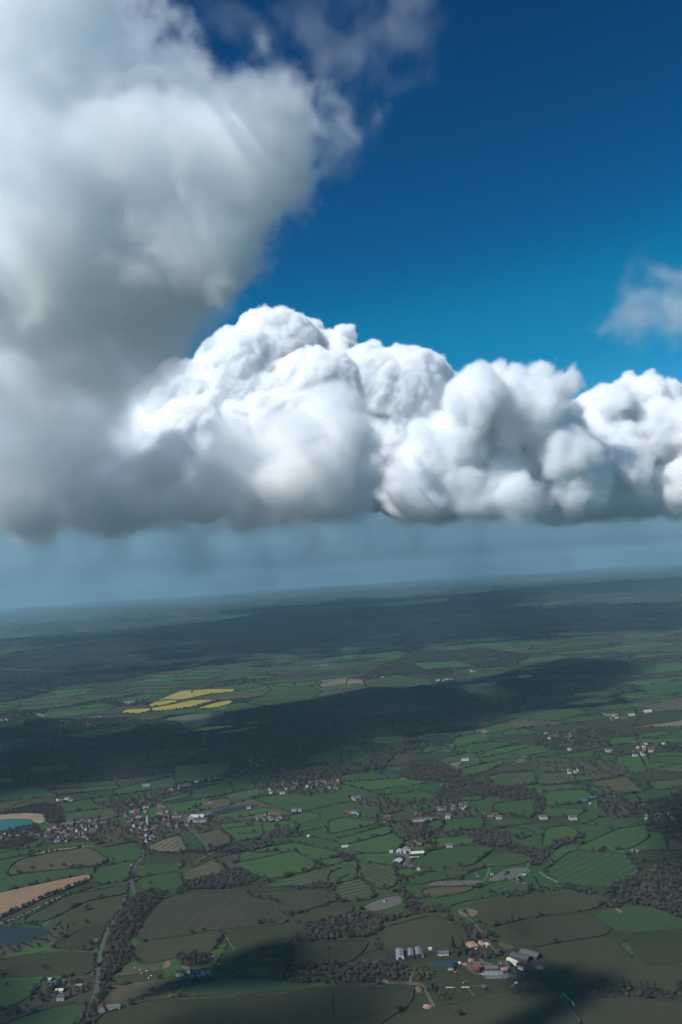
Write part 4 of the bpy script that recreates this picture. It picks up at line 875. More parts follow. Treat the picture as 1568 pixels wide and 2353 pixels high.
# single trees seen standing alone
SINGLES = [(1,395,395,7,'bare0','round bare tree alone in the pasture beside the road'),(1,398,452,4.5,'bare1','small bare tree on the hedge above the left lake field'),(1,417,555,6,'bare2','bare tree alone in the corner pasture beside the road'),
 (1,1190,458,5,'bare1','left tree of the trio on the hedge of the tramlined field'),(1,1213,456,5,'bare2','middle tree of the trio on the hedge of the tramlined field'),(1,1242,455,5.5,'bare3','right tree of the trio on the hedge of the tramlined field'),
 (1,935,487,4,'scrub0','dark bush on the hedge below the big tramlined field'),(1,1015,505,5,'bare2','bare tree at the bend of the hedge spur'),(1,1000,545,5.5,'bare0','bare tree in the middle of the hedge spur'),(1,985,575,5.5,'bare3','bare tree at the lower end of the hedge spur'),
 (1,735,712,4,'dark0','dark round bush beside the drive of the cream gabled house'),(1,578,738,5,'bare1','low bare tree in the lower paddock'),(1,640,640,5,'bare3','bare tree at the tip of the strip wood'),(1,690,272,4,'bare0','bare tree in the small green field above the strip wood'),
 (1,205,665,5,'bare1','bare tree above the glasshouses'),(1,10,690,5,'bare2','bare tree at the left edge above the dark field'),(1,30,745,4,'bare3','bare tree at the left edge beside a pale heap'),
 (1,1270,360,6,'bare2','bare tree at the hedge bend right of the big field'),(1,1240,350,6,'bare1','second bare tree at the hedge bend right of the big field'),(1,1195,345,5.5,'bare0','bare tree left of the hedge bend'),(1,1140,325,6,'bare3','bare tree at the top corner of the big tramlined field'),(1,1335,425,4,'bare3','small bare tree where two thin hedges meet'),
 (1,1205,590,6,'bare3','bare tree at the tip of the cloud-shadowed copse'),(1,85,225,5.5,'bare0','bare tree in the hedge of the brown field'),(1,150,205,5,'bare1','second bare tree in the hedge of the brown field'),(1,235,195,5,'bare2','third bare tree in the hedge of the brown field'),(1,295,192,5.5,'bare3','fourth bare tree in the hedge of the brown field'),
 (2,515,578,8,'ever0','tall dark pine behind the white bungalow'),(2,562,590,7.5,'ever1','tall dark pine right of the white bungalow'),(2,700,520,6,'dark0','dark tree beside the lane at the rust-roofed sheds'),(2,615,525,6.5,'bare1','broad bare tree behind the rust-roofed sheds'),
 (2,762,228,4,'bare0','bush on the round pond island'),(2,770,226,3.5,'bare2','second bush on the round pond island'),(2,755,232,3,'scrub0','low bush on the round pond island'),(2,470,262,2.6,'scrub0','left bush on the long pond island'),(2,490,261,2.6,'bare1','middle bush on the long pond island'),(2,510,260,2.6,'scrub0','right bush on the long pond island'),
 (2,630,295,6,'bare3','bare tree at the corner of the tan field'),(2,545,190,5,'bare1','bush on the lane below the smooth green field'),(2,630,158,4,'bare2','bush at the head of the smooth green field'),(2,435,90,5,'ever0','dark conifer beside the middle farm cottages'),
 (2,1210,115,5.5,'bare2','bare tree on the top edge of the ribbed green field'),(2,1155,115,4.5,'bare1','left bush on the top edge of the ribbed green field'),(2,1265,118,4.5,'bare3','right bush on the top edge of the ribbed green field'),(2,830,50,5.5,'bare2','bare tree in the small field above the tree belt'),(2,822,270,3,'bare0','bush beside the grey pond'),(2,545,880,6,'bare3','spreading bare bush in the wide bottom field'),(2,528,865,4.5,'bare2','smaller bare bush in the wide bottom field'),
 (2,1300,755,6,'ever0','left pine of the pine row at the lower right'),(2,1325,758,5.5,'ever1','second pine of the pine row at the lower right'),(2,1385,765,5.5,'ever0','third pine of the pine row at the lower right'),(2,1410,768,6,'ever1','fourth pine of the pine row at the lower right'),(2,1445,770,5.5,'ever0','fifth pine of the pine row at the lower right'),(2,1560,770,8,'dark0','dark tree at the right edge of the pine row'),
 (4,1355,290,8,'dark0','big dark tree beside the distant farm'),(4,1190,502,6,'ever1','dark conifer left of the lone white house'),(4,185,750,7,'ever0','dark cypress among the cottages below the long wood'),(4,1290,575,0.1,'scrub0',None),(3,510,690,8,'leafy0','orange-brown tree above the big village'),(3,430,700,6,'ever0','dark cypress above the big village'),(4,840,752,5,'bare0','bare tree in the darker ribbed field'),
 (3,885,200,9,'small0','lone tree in the upper yellow field'),(2,655,760,4,'blossom','white blossoming tree below the black-roofed barns')]
tree_kind('blossom', crown_mesh('crown', 170, 420, .07), 'blossom')
for c, x, y, r, k, lab in SINGLES:
    if lab is None: continue
    p = G(*crop(c, [(x, y)])[0]); PLACED.append((p[0], p[1], r, k, '!'+lab))

# ------------------------------------------------------------------ hedges: one object along each near field's edge, bushes and trees beyond
HG = {}
def hkey(x, y): return (int(x//10), int(y//10))
def hedge_near(x, y, me):
    i, j = hkey(x, y)
    return any(HG.get((i+a, j+b), me) != me for a in (-1, 0, 1) for b in (-1, 0, 1))
hedge_count = 0
for fi, (m, d, P, tr) in enumerate(FW):
    B = resample(P, 5, True); dist = min(math.hypot(*p) for p in B); runs = []; cur = []
    for p in B+[B[0]]:
        ok = not hedge_near(p[0], p[1], fi)
        if ok: cur.append(p); HG[hkey(*p)] = fi
        else:
            if len(cur) > 4: runs.append(cur)
            cur = []
    if len(cur) > 4: runs.append(cur)
    if 'paddock' in d and 'cream' in d or 'farm green' in d: continue
    v, f = [], []; hh = rnd.uniform(1.2, 2.0)
    for run in runs:
        for s, p in enumerate(run):
            a = run[max(0, s-1)]; b = run[min(len(run)-1, s+1)]; dx, dy = b[0]-a[0], b[1]-a[1]; L = math.hypot(dx, dy) or 1; nx, ny = -dy/L, dx/L
            w_ = rnd.uniform(1.0, 1.9); z = float(hgt(p[0], p[1])); t_ = hh*rnd.uniform(.7, 1.35); base = len(v)
            ox, oy = rnd.uniform(-.4, .4), rnd.uniform(-.4, .4)
            for u, h_ in ((-1, -.3), (-.9, .6), (-.35, 1), (.35, rnd.uniform(.85, 1.1)), (.9, .55), (1, -.3)):
                v.append((p[0]+nx*u*w_+ox, p[1]+ny*u*w_+oy, z+.5+dist*1.2e-4+h_*t_+rnd.uniform(-.15, .15)))
            if s:
                for q in range(5): k = base-6+q; f.append((k, k+1, k+7, k+6))
            if rnd.random() < (.55 if dist > 1350 else .3) and tr > .25: PLACED.append((p[0]+rnd.uniform(-2, 2), p[1]+rnd.uniform(-2, 2), rnd.uniform(1.6, 3.2), 'scrub0' if rnd.random() < .7 else pick(0, 0, dist), None))
            if rnd.random() < tr*(.15 if dist > 1350 else .1)*(2.2 if math.sin(p[0]*.03+p[1]*.041) > .1 else .35): PLACED.append((p[0], p[1], rnd.uniform(3.2, 6.0), pick(.05, 0, dist), 'bare hedgerow tree at the edge of '+d))
    if v and dist < 2700:
        o = link('hedge', mesh('hedge', v, f), mat='hedge_twigs'); thing(o, 'dark clipped hedge at the edge of '+d.replace('the ', '', 1) if len(d.split()) < 10 else 'dark hedge round '+d, 'hedge', 'field hedges'); hedge_count += 1
    elif v:
        for p in v[2::9]: PLACED.append((p[0], p[1], rnd.uniform(2.2, 4), 'scrub0', None))
for x, y in HEDGE_PTS:
    d = math.hypot(x, y)
    u = rnd.random(); w_ = math.sin(x*.011+1)+math.sin(y*.013+x*.004)
    if d < 3600:
        if u < .85: PLACED.append((x, y, rnd.uniform(1.9, 3.4)+(2.2 if rnd.random() < .4 and w_ > -.3 else 0), 'scrub0' if rnd.random() < .6 else pick(.06, 0, d), None))
    elif u < .8: PLACED.append((x, y, rnd.uniform(2.8, 4.6)+(2.5 if rnd.random() < .35 and w_ > -.4 else 0), 'scrub0' if rnd.random() < .5 else pick(.08, 0, d), None))
for x, y, r, e, l in WOODPTS: PLACED.append((x, y, r, 'small2' if e else rnd.choice(('small0', 'small1')), None))
# far clumps: woods and tree lines out to the haze
for _ in range(5200):
    d = 9000*math.exp(rnd.random()*1.15); a = rnd.uniform(-.46, .46); x, y = d*math.sin(a), d*math.cos(a)
    if math.sin(x/900+y/400)+math.sin(y/1300.-x/2100) > -.2:
        L = rnd.randrange(3, 14); th = .12+rnd.choice((0, 0, 1.5))+rnd.uniform(-.2, .2)
        for q in range(L): PLACED.append((x+q*22*math.cos(th), y+q*22*math.sin(th)+rnd.uniform(-8, 8), rnd.uniform(8, 14), 'small0', None))
print('PLACED', len(PLACED), 'hedges', hedge_count)

# ------------------------------------------------------------------ place them: the 300 that show largest one by one, the rest as stuff
A_ = np.array([(p[0], p[1], p[2]) for p in PLACED]); Z = hgt(A_[:, 0], A_[:, 1]); PX, PY = to_px_np(A_[:, 0], A_[:, 1], Z)
infr = (PX > -5) & (PX < 1573) & (PY < 2358) & (A_[:, 1] > 0)
score = A_[:, 2]/np.hypot(A_[:, 0], A_[:, 1])*infr*np.array([0 if p[4] is None else 1 for p in PLACED])
score = score*np.array([1 if not (p[4] or '').startswith('!') else 50 for p in PLACED])
order = np.argsort(-score); NI = 296; indiv = set(int(i) for i in order[:NI])
from collections import Counter
lc = Counter()
for i in order[:NI]:
    x, y, r, k, lab = PLACED[int(i)]; z = float(hgt(x, y)); h = r*(1.05 if k[:4] != 'scru' else .7)
    cr_, tm = TREES[k]; nm = {'bare': 'bare_tree', 'leaf': 'budding_tree', 'ever': 'pine_tree', 'dark': 'evergreen_tree', 'smal': 'bare_tree', 'scru': 'bush', 'blos': 'blossom_tree'}[k[:4]]
    root = empty(nm, (x, y, z+h*1.05), rnd.uniform(0, 6.28)); root.scale = (r*rnd.uniform(.85, 1.1), r*rnd.uniform(.85, 1.1), h*rnd.uniform(.95, 1.15))
    lab2 = lab.lstrip('!')
    if not lab.startswith('!'):
        if k[:4] in ('ever', 'dark'): lab2 = lab2.replace('tall bare silvery', 'dark evergreen').replace('bare grey-brown', 'dark evergreen').replace('bare hedgerow', 'dark evergreen').replace('bare brown', 'dark evergreen').replace('bare ', 'dark evergreen ')
        if k[:4] == 'leaf': lab2 = lab2.replace('bare grey-brown', 'yellow-green budding').replace('bare hedgerow', 'yellow-green budding').replace('bare ', 'yellow-green budding ')
    thing(root, ' '.join(lab2.split()[:16]), 'bush' if nm == 'bush' else 'tree', None if lab.startswith('!') else ' '.join(lab2.split()[:12]))
    o = bpy.data.objects.new('crown', cr_); S.collection.objects.link(o); o.parent = root
    o = bpy.data.objects.new('trunk', tm); S.collection.objects.link(o); o.parent = root
src = {}
rest = [i for i in range(len(PLACED)) if i not in indiv and PLACED[i][1] > -200 and -330 < PX[i] < 1900]
def stuff(name, idx, label, kinds):
    v = [(PLACED[i][0], PLACED[i][1], float(Z[i])) for i in idx]
    me = mesh(name, v, []); 
    a = me.attributes.new('size', 'FLOAT', 'POINT'); a.data.foreach_set('value', [PLACED[i][2] for i in idx])
    a = me.attributes.new('sort', 'INT', 'POINT'); a.data.foreach_set('value', [kinds.index(PLACED[i][3]) for i in idx])
    a = me.attributes.new('turn', 'FLOAT', 'POINT'); a.data.foreach_set('value', [rnd.uniform(0, 6.28) for i in idx])
    o = link(name, me); o['kind'] = 'stuff'; o['label'] = label; o['category'] = 'woodland'
    g = bpy.data.node_groups.new(name+'_spread', 'GeometryNodeTree')
    g.interface.new_socket('Geometry', in_out='INPUT', socket_type='NodeSocketGeometry'); g.interface.new_socket('Geometry', in_out='OUTPUT', socket_type='NodeSocketGeometry')
    N = g.nodes; L = g.links; gi = N.new('NodeGroupInput'); go = N.new('NodeGroupOutput'); jn = N.new('GeometryNodeJoinGeometry')
    def attr(nm, dt):
        n = N.new('GeometryNodeInputNamedAttribute'); n.data_type = dt; n.inputs['Name'].default_value = nm; return n.outputs[0]
    size, sort, turn = attr('size', 'FLOAT'), attr('sort', 'INT'), attr('turn', 'FLOAT')
    for k, kd in enumerate(kinds):
        cr_, tm = TREES[kd]
        jj = N.new('GeometryNodeJoinGeometry')
        for mm in ((cr_, tm) if kd[:4] not in ('smal', 'scru') else (cr_,)):
            if mm.name not in src:
                so_ = [x for x in S.objects if x.type == 'MESH' and x.data == mm]
                src[mm.name] = so_[0] if so_ else None
            if src[mm.name] is None: continue
            oi = N.new('GeometryNodeObjectInfo'); oi.transform_space = 'ORIGINAL'; oi.inputs[0].default_value = src[mm.name]; L.new(oi.outputs['Geometry'], jj.inputs[0])
        c = N.new('FunctionNodeCompare'); c.data_type = 'INT'; c.operation = 'EQUAL'; L.new(sort, c.inputs[2]); c.inputs[3].default_value = k
        ip = N.new('GeometryNodeInstanceOnPoints'); L.new(gi.outputs[0], ip.inputs['Points']); L.new(c.outputs[0], ip.inputs['Selection']); L.new(jj.outputs[0], ip.inputs['Instance'])
        cv = N.new('ShaderNodeCombineXYZ'); L.new(turn, cv.inputs[2]); L.new(cv.outputs[0], ip.inputs['Rotation'])
        sv = N.new('ShaderNodeVectorMath'); sv.operation = 'MULTIPLY'; L.new(size, sv.inputs[0]); sv.inputs[1].default_value = (1, 1, 1 if kd != 'scrub0' else .8); L.new(sv.outputs[0], ip.inputs['Scale'])
        ti = N.new('GeometryNodeTranslateInstances'); L.new(ip.outputs[0], ti.inputs[0]); up = N.new('ShaderNodeVectorMath'); up.operation = 'MULTIPLY'; L.new(size, up.inputs[0]); up.inputs[1].default_value = (0, 0, 1.05 if kd[:4] in ('bare', 'leaf', 'ever', 'dark') else .55); L.new(up.outputs[0], ti.inputs['Translation']); ti.inputs['Local Space'].default_value = False
        L.new(ti.outputs[0], jn.inputs[0])
    L.new(jn.outputs[0], go.inputs[0]); o.modifiers.new('spread', 'NODES').node_group = g
    return o
# a source needs to exist in the scene: small sorts that have no single tree yet get one
for kd in list(TREES):
    if not any(x.type == 'MESH' and x.data == TREES[kd][0] for x in S.objects):
        j = next((i for i in rest if PLACED[i][3] == kd and PX[i] > 0 and PX[i] < 1568), None)
        if j is None: continue
        x, y, r = PLACED[j][:3]; rest.remove(j)
        nm = {'small0': 'bare_tree', 'small1': 'bare_tree', 'small2': 'evergreen_tree', 'scrub0': 'bush'}.get(kd, 'bare_tree')
        root = empty(nm, (x, y, float(hgt(x, y))+r), 0); root.scale = (r, r, r); thing(root, None, 'tree', 'trees of the far hedgerows'); root['label'] = 'far small tree in a hedgerow of the middle distance'
        o = bpy.data.objects.new('crown', TREES[kd][0]); S.collection.objects.link(o); o.parent = root
        o = bpy.data.objects.new('trunk', TREES[kd][1]); S.collection.objects.link(o); o.parent = root
bigk = [k for k in TREES if k[:4] not in ('smal', 'scru')]
near_i = [i for i in rest if PLACED[i][3] in bigk]; far_i = [i for i in rest if PLACED[i][3] not in bigk]
stuff('woodland', near_i, 'mass of bare trees in the woods and belts of the nearer fields', bigk)
stuff('far_woodland', far_i, 'mass of far woods, hedgerow bushes and tree lines', [k for k in TREES if k not in bigk])
# ------------------------------------------------------------------ buildings
_cache = {}
def part(key, name, build, mat):
    if key not in _cache:
        me = build().mesh(name); me.materials.append(MATS[mat]); _cache[key] = me
    return _cache[key]
def put(name, me, parent, loc=None):
    o = bpy.data.objects.new(name, me); S.collection.objects.link(o); o.parent = parent
    if loc: o.location = loc
    return o
def gable(w, l, z0, h, over=.3, th=.18):
    """roof shell: ridge along y"""
    a, b = w/2+over, h+z0; e = z0-over*h/(w/2)
    return [(-a, e), (0, b), (a, e), (a, e+th), (0, b+th*1.3), (-a, e+th)]
def house(x, y, w, l, rot, wall, roof, label, hw=4.8, hr=None, chim=1, win=True, group=None, wing=None, name='house', gables=0, front_white=None, px=True):
    if px: x, y = G(x, y)
    z = float(hgt(x, y)); hr = hr or w*.36; d = math.hypot(x, y); k = (w, l, hw, hr)
    root = empty(name, (x, y, z+.45+d*1.6e-4), rot); thing(root, label, name.split('_')[-1], group)
    base = -1.2
    put('wall', part(('w', k, wall), 'wall', lambda: MB().prism([(-w/2, base), (w/2, base), (w/2, hw), (0, hw+hr), (-w/2, hw)], -l/2, l/2), wall), root)
    rf = put('roof', part(('r', k, roof), 'roof', lambda: MB().prism(gable(w, l, hw, hr), -l/2-.35, l/2+.35), roof), root)
    if chim:
        for s in ((-1, 1)[:chim]):
            c = put('chimney', part(('c', k), 'chimney', lambda: MB().box(-.45, .45, -.5, .5, hw+hr*.4, hw+hr+1.3).box(-.25, .25, -.25, .25, hw+hr+1.3, hw+hr+1.6), 'brick_wall'), rf, (0, s*(l/2-.9), 0))
    if win and d < 2700:
        n = max(2, int(l/3)); rows = (1.0, 3.3) if hw > 4 else (1.0,)
        def wins(side):
            m = MB()
            for zz in rows:
                for q in range(n):
                    yy = -l/2+(q+.5)*l/n; x0 = side*(w/2+.04); m.box(min(x0, x0-side*.1), max(x0, x0-side*.1), yy-.55, yy+.55, zz, zz+1.2)
            return m
        def wend(side):
            m = MB()
            for zz in rows:
                for xx in (-w*.25, w*.25): y0 = side*(l/2+.04); m.box(xx-.5, xx+.5, min(y0, y0-side*.1), max(y0, y0-side*.1), zz, zz+1.2)
            return m
        for s in (-1, 1):
            put('window', part(('s', k, s), 'window', lambda: wins(s), 'glass'), root); put('window', part(('e', k, s), 'window', lambda: wend(s), 'glass'), root)
        put('door', part(('d', k), 'door', lambda: MB().box(-w/2-.12, -w/2+.02, -.5, .5, -.2, 2.0), 'timber_wall'), root)
    for gx in range(gables):
        yy = (gx-(gables-1)/2)*l/max(1, gables)
        put('gable', part(('g', k, wall), 'gable', lambda: MB().prism([(-1.6, base), (1.6, base), (1.6, hw-.2), (0, hw+1.7), (-1.6, hw-.2)], -w/2-1.3, 0), wall), root, (0, 0, 0)).rotation_euler = (0, 0, -PI/2)
        root.children[-1].location = (0, yy, 0)
        put('gable_roof', part(('gr', k, roof), 'gable_roof', lambda: MB().prism(gable(3.2, 1, hw-.2, 1.9, .25, .15), -w/2-1.5, 0), roof), root, (0, yy, 0)).rotation_euler = (0, 0, -PI/2)
        put('window', part(('gw', k), 'window', lambda: MB().box(-.5, .5, -w/2-1.4, -w/2-1.28, 1, 2.2).box(-.5, .5, -w/2-1.4, -w/2-1.28, 3.3, 4.5), 'glass'), root, (0, yy, 0)).rotation_euler = (0, 0, -PI/2)
    if wing:
        ww, wl, ox, oy, wr = wing
        q = empty('wing', (ox, oy, 0), wr); q.parent = root; kk = (ww, wl, hw*.9)
        put('wall', part(('w', kk, wall), 'wall', lambda: MB().prism([(-ww/2, base), (ww/2, base), (ww/2, hw*.9), (0, hw*.9+ww*.36), (-ww/2, hw*.9)], -wl/2, wl/2), wall), q)
        put('roof', part(('r', kk, roof), 'roof', lambda: MB().prism(gable(ww, wl, hw*.9, ww*.36), -wl/2-.3, wl/2+.3), roof), q)
    return root
def barn(x, y, w, l, rot, wall, roof, label, hw=4.5, hr=None, doors=1, lights=0, name='barn', open_side=False, lean=0):
    x, y = G(x, y); z = float(hgt(x, y)); hr = hr or w*.18; d = math.hypot(x, y); k = (w, l, hw, hr, 'b')
    root = empty(name, (x, y, z+.5+d*1.6e-4), rot); thing(root, label, name)
    put('wall', part(('w', k, wall), 'wall', lambda: MB().prism([(-w/2, -1.2), (w/2, -1.2), (w/2, hw), (0, hw+hr), (-w/2, hw)], -l/2, l/2), wall), root)
    rf = put('roof', part(('r', k, roof), 'roof', lambda: MB().prism(gable(w, l, hw, hr, .25, .12), -l/2-.3, l/2+.3), roof), root)
    if doors:
        for s in (-1, 1): put('door', part(('d', k, s), 'door', lambda: MB().box(-w*.22, w*.22, s*(l/2+.05)-.06, s*(l/2+.05)+.06, -.4, hw*.8), 'dark_sheet' if wall != 'timber_wall' else 'timber_wall'), root)
    if lights:
        for q in range(lights):
            yy = (q+.5)*l/lights-l/2; sl = math.atan2(hr, w/2)
            for s in (-1, 1):
                o = put('skylight', part(('l', k), 'skylight', lambda: MB().box(-.5, .5, -.9, .9, 0, .08), 'pale_sheet'), rf, (s*w*.25, yy, hw+hr*.5+.16)); o.rotation_euler = (0, s*sl, 0)
    if lean:
        put('lean_to', part(('le', k, lean), 'lean_to', lambda: MB().prism([(w/2, -1.2), (w/2+lean, -1.2), (w/2+lean, hw*.55), (w/2, hw*.85)], -l/2, l/2), roof), root)
    return root
def A(x, y): return (861.5+x*.293, 2153.9+y*.293)
def Bp(x, y): return (114.9+x*.293, 2153.9+y*.293)
H = PI/2
# big farm at the lower right
barn(*A(197,150), 11, 22, -.02, 'white_wall', 'grey_sheet', 'grey long barn with a bright white end wall, left of three', lights=0)
barn(*A(283,148), 7.5, 21, -.02, 'green_sheet', 'grey_sheet', 'narrow grey-roofed barn with a dark green end, middle of three', hw=5)
barn(*A(343,140), 8, 22, -.02, 'green_sheet', 'grey_sheet', 'pale grey-roofed barn with green end wall and lean-to, right of three', hw=5.2, lean=3)
barn(*A(530,235), 17, 30, H-.08, 'timber_wall', 'dark_sheet', 'wide barn with a very dark blue-green roof in the big farm', hw=4.5, doors=1)
barn(*A(765,75), 13, 17, .28, 'rust_sheet', 'rust_sheet', 'low shed with a rusty pink sheet roof beside the lane', hw=2.5, hr=.8)
barn(*A(843,62), 6, 15, .3, 'rust_sheet', 'rust_sheet', 'narrow rust-red shed right of the rusty pink one', hw=2.5, hr=.6)
barn(*A(880,70), 6, 9, .3, 'white_wall', 'pale_sheet', 'small pale-roofed shed joined to the rust-red one', hw=2.5, hr=.6)
house(*A(538,138), 7, 15, H-.03, 'white_wall', 'slate_roof', 'long white bungalow with dark roof between the barns and pines', hw=2.8, chim=1)
house(*A(800,262), 9, 12, H+.1, 'red_tile', 'red_tile', 'tall red-brick farmhouse with red roof at the centre of the big farm', hw=6, chim=2, wing=(6, 7, -6, 2, 0))
barn(*A(757,205), 7, 8, .05, 'brick_wall', 'tan_roof' if 'tan_roof' in MATS else 'rust_sheet', 'small shed with a brick-pink roof behind the farmhouse', hw=3)
barn(*A(800,222), 7, 8, H, 'brick_wall', 'slate_roof', 'small slate-roofed outhouse behind the farmhouse', hw=3)
barn(*A(668,218), 3, 6, .1, 'blue_paint', 'cream_sheet', 'cream and blue site cabin beside the dark-roofed barn', hw=2.6, hr=.2, name='cabin')
barn(*A(705,218), 5, 6, H, 'rust_sheet', 'rust_sheet', 'low pinkish brick pen right of the site cabin', hw=1, hr=.3, doors=0)
barn(*A(595,255), 4, 7, H, 'pale_sheet', 'grey_sheet', 'small grey trailer shed below the dark-roofed barn', hw=2, hr=.4)
house(*A(918,258), 6, 18, H-.12, 'brick_wall', 'slate_roof', 'long low red-brick stable with slate roof', hw=3, chim=0)
barn(*A(1012,228), 13, 16, H-.12, 'brick_wall', 'timber_wall', 'black-roofed shed with four small skylights', hw=4, hr=2.5, lights=2)
barn(*A(935,305), 13, 25, H-.1, 'grey_sheet', 'grey_sheet', 'large mottled grey shed at the front of the big farm', hw=3.5, lights=4)
house(*A(1015,272), 6, 9, H, 'red_tile', 'rust_sheet', 'small red-walled outbuilding between grey roofs', hw=3, chim=0)
barn(*A(1052,258), 6, 8, .1, 'blue_paint', 'slate_roof', 'small blue-grey roofed shed beside the red outbuilding', hw=3)
barn(*A(1052,335), 13, 12, .1, 'timber_wall', 'slate_roof', 'dark grey barn at the front right of the big farm', hw=4)
barn(*A(1086,205), 7, 18, .62, 'cream_wall', 'cream_sheet', 'cream-roofed barn turned aslant beside the black-roofed shed', hw=3.6)
barn(*A(1148,252), 3, 8, .7, 'white_wall', 'rust_sheet', 'tiny white-walled shed with rusty roof at the yard edge', hw=2.4, hr=.5)
barn(*A(1145,172), 14, 27, .88, 'timber_wall', 'slate_roof', 'long black cattle barn in the mud yard, left of two', hw=4, open_side=True)
barn(*A(1222,150), 15, 27, .88, 'timber_wall', 'slate_roof', 'long black cattle barn in the mud yard, right of two', hw=4.4, open_side=True)
barn(*A(435,100), 4, 5, H, 'white_wall', 'pale_sheet', 'small white hut in a fenced square above the bungalow', hw=2.5, hr=1)
# cream gabled house and its neighbours, lower left
house(*Bp(1022,298), 7, 10, H+.04, 'cream_wall', 'slate_roof', 'cream house with three pointed front gables', hw=5.4, chim=2, gables=3)
house(*Bp(1075,275), 7, 13, H-.3, 'cream_wall', 'tile_roof', 'long brown-roofed wing house behind the cream gabled one', hw=5, chim=1)
house(*Bp(1142,305), 8, 14, H+.06, 'white_wall', 'slate_roof', 'white house with dormers right of the cream gabled one', hw=4.6, chim=2, gables=3)
house(*Bp(1205,295), 7, 10, .15, 'white_wall', 'slate_roof', 'dark-roofed white house with a gable end, end of the row', hw=4.8, chim=1)
barn(*Bp(1243,285), 4, 6, H, 'white_wall', 'pale_sheet', 'white garage right of the dark-roofed house', hw=2.5, hr=.5)
barn(*Bp(1278,165), 5, 8, .4, 'cream_wall', 'grey_sheet', 'small pale field shed in front of the dark thicket', hw=2.6)
house(*Bp(1325,250), 4, 4, 0, 'red_tile', 'rust_sheet', 'small square brick tower right of the house row', hw=6, chim=0, win=False)
for q, (bx, by, w_, l_, r_, wm, rm, lb) in enumerate([(60,385,9,14,.1,'green_sheet','dark_sheet','dark glasshouse with a teal roof at the lower left'),(15,402,8,12,.1,'green_sheet','dark_sheet','second dark glasshouse at the left of the first'),
    (5,345,6,10,H,'white_wall','pale_sheet','white-roofed shed behind the glasshouses'),(20,365,7,12,H,'timber_wall','slate_roof','dark roofed shed behind the glasshouses'),(78,432,7,11,H,'stone_wall','cream_sheet','pale flat workshop below the glasshouses'),
    (105,365,6,8,0,'brick_wall','slate_roof','small slate-roofed shed right of the glasshouses'),(205,400,4,5,.2,'teal_sheet','teal_sheet','tiny bright teal shed beside the hedge'),(230,392,5,10,H,'brick_wall','rust_sheet','long low rusty shed beside the teal one')]):
    barn(*Bp(bx, by), w_, l_, r_, wm, rm, lb, hw=3, hr=w_*.25)
house(*Bp(90,490), 8, 10, H, 'white_wall', 'slate_roof', 'white cottage below the glasshouses', hw=4.4)
house(*Bp(412,578), 8, 9, .1, 'stone_wall', 'tile_roof', 'grey stone cottage with steep gables beside the road', hw=4.5, chim=2, gables=2)
house(*Bp(465,563), 6, 7, H, 'white_wall', 'slate_roof', 'small cottage right of the stone gabled one', hw=3)
house(*Bp(515,562), 7, 15, H-.1, 'stone_wall', 'slate_roof', 'long low stone cottage in the bottom row', hw=3.2, chim=2)
house(*Bp(557,553), 5, 5, .1, 'white_wall', 'slate_roof', 'tiny pale cottage at the right end of the bottom row', hw=3, chim=1)
# middle farm, ponds
C2 = lambda x, y: crop(2, [(x, y)])[0]
barn(*C2(262,178), 14, 17, -.5, 'green_sheet', 'pale_sheet', 'white-roofed barn with green walls at the front of the middle farm', hw=5)
barn(*C2(268,162), 13, 16, H-.2, 'timber_wall', 'dark_sheet', 'dark green-roofed barn behind the white-roofed one', hw=5)
barn(*C2(303,128), 13, 15, .1, 'white_wall', 'grey_sheet', 'tall grey barn at the back of the middle farm', hw=7)
barn(*C2(268,128), 9, 11, -.3, 'white_wall', 'pale_sheet', 'small white barn at the left back of the middle farm', hw=4)
barn(*C2(352,140), 13, 25, H, 'timber_wall', 'cream_sheet', 'long cream-roofed barn at the right of the middle farm', hw=5)
barn(*C2(336,150), 6, 20, H, 'white_wall', 'dark_sheet', 'low white shed below the cream-roofed barn', hw=3)
barn(*C2(231,128), 6, 7, H, 'white_wall', 'pale_sheet', 'tiny white shed at the far left of the middle farm', hw=3)
house(*C2(345,92), 8, 10, .2, 'white_wall', 'tile_roof', 'white cottage above the middle farm', hw=4.4); house(*C2(362,100), 7, 8, H, 'brick_wall', 'tile_roof', 'brick cottage above the middle farm', hw=4.4)
house(*C2(498,103), 8, 12, H, 'white_wall', 'slate_roof', 'white cottage right of the conifer', hw=4); house(*C2(318,203), 7, 12, H, 'brick_wall', 'slate_roof', 'brick cottage on the lane below the middle farm', hw=4)
house(*C2(357,207), 6, 8, 0, 'cream_wall', 'tile_roof', 'cream cottage on the lane below the middle farm', hw=4)
barn(*C2(541,243), 8, 14, H, 'timber_wall', 'dark_sheet', 'dark barn above the pale long pond', hw=4)
barn(*C2(694,230), 5, 6, 0, 'white_wall', 'teal_sheet', 'small teal-roofed hut between the ponds', hw=3); barn(*C2(838,230), 7, 9, H, 'white_wall', 'teal_sheet', 'white and teal fishing hut on the grey pond', hw=3)
barn(*C2(203,355), 4, 6, .5, 'cream_wall', 'tile_roof', 'tiny wooden hut on the island of the oval pond', hw=2.4, hr=1.2); barn(*C2(1355,123), 8, 14, .6, 'stone_wall', 'rust_sheet', 'roofless stone barn at the right field edge', hw=2, hr=.4)
barn(*C2(18,103), 5, 14, H, 'white_wall', 'pale_sheet', 'low white shed in the bright green fields', hw=2.4); barn(*crop(1, [(1421,57)])[0], 6, 7, .5, 'white_wall', 'pale_sheet', 'tiny white hut in the green field', hw=3)
C4 = lambda x, y: crop(4, [(x, y)])[0]; C3 = lambda x, y: crop(3, [(x, y)])[0]
barn(*C4(1125,702), 12, 18, .5, 'green_sheet', 'teal_sheet', 'teal-grey roofed barn, left of the pair', hw=5); barn(*C4(1154,690), 12, 16, H, 'green_sheet', 'teal_sheet', 'teal-grey roofed barn, right of the pair', hw=6)
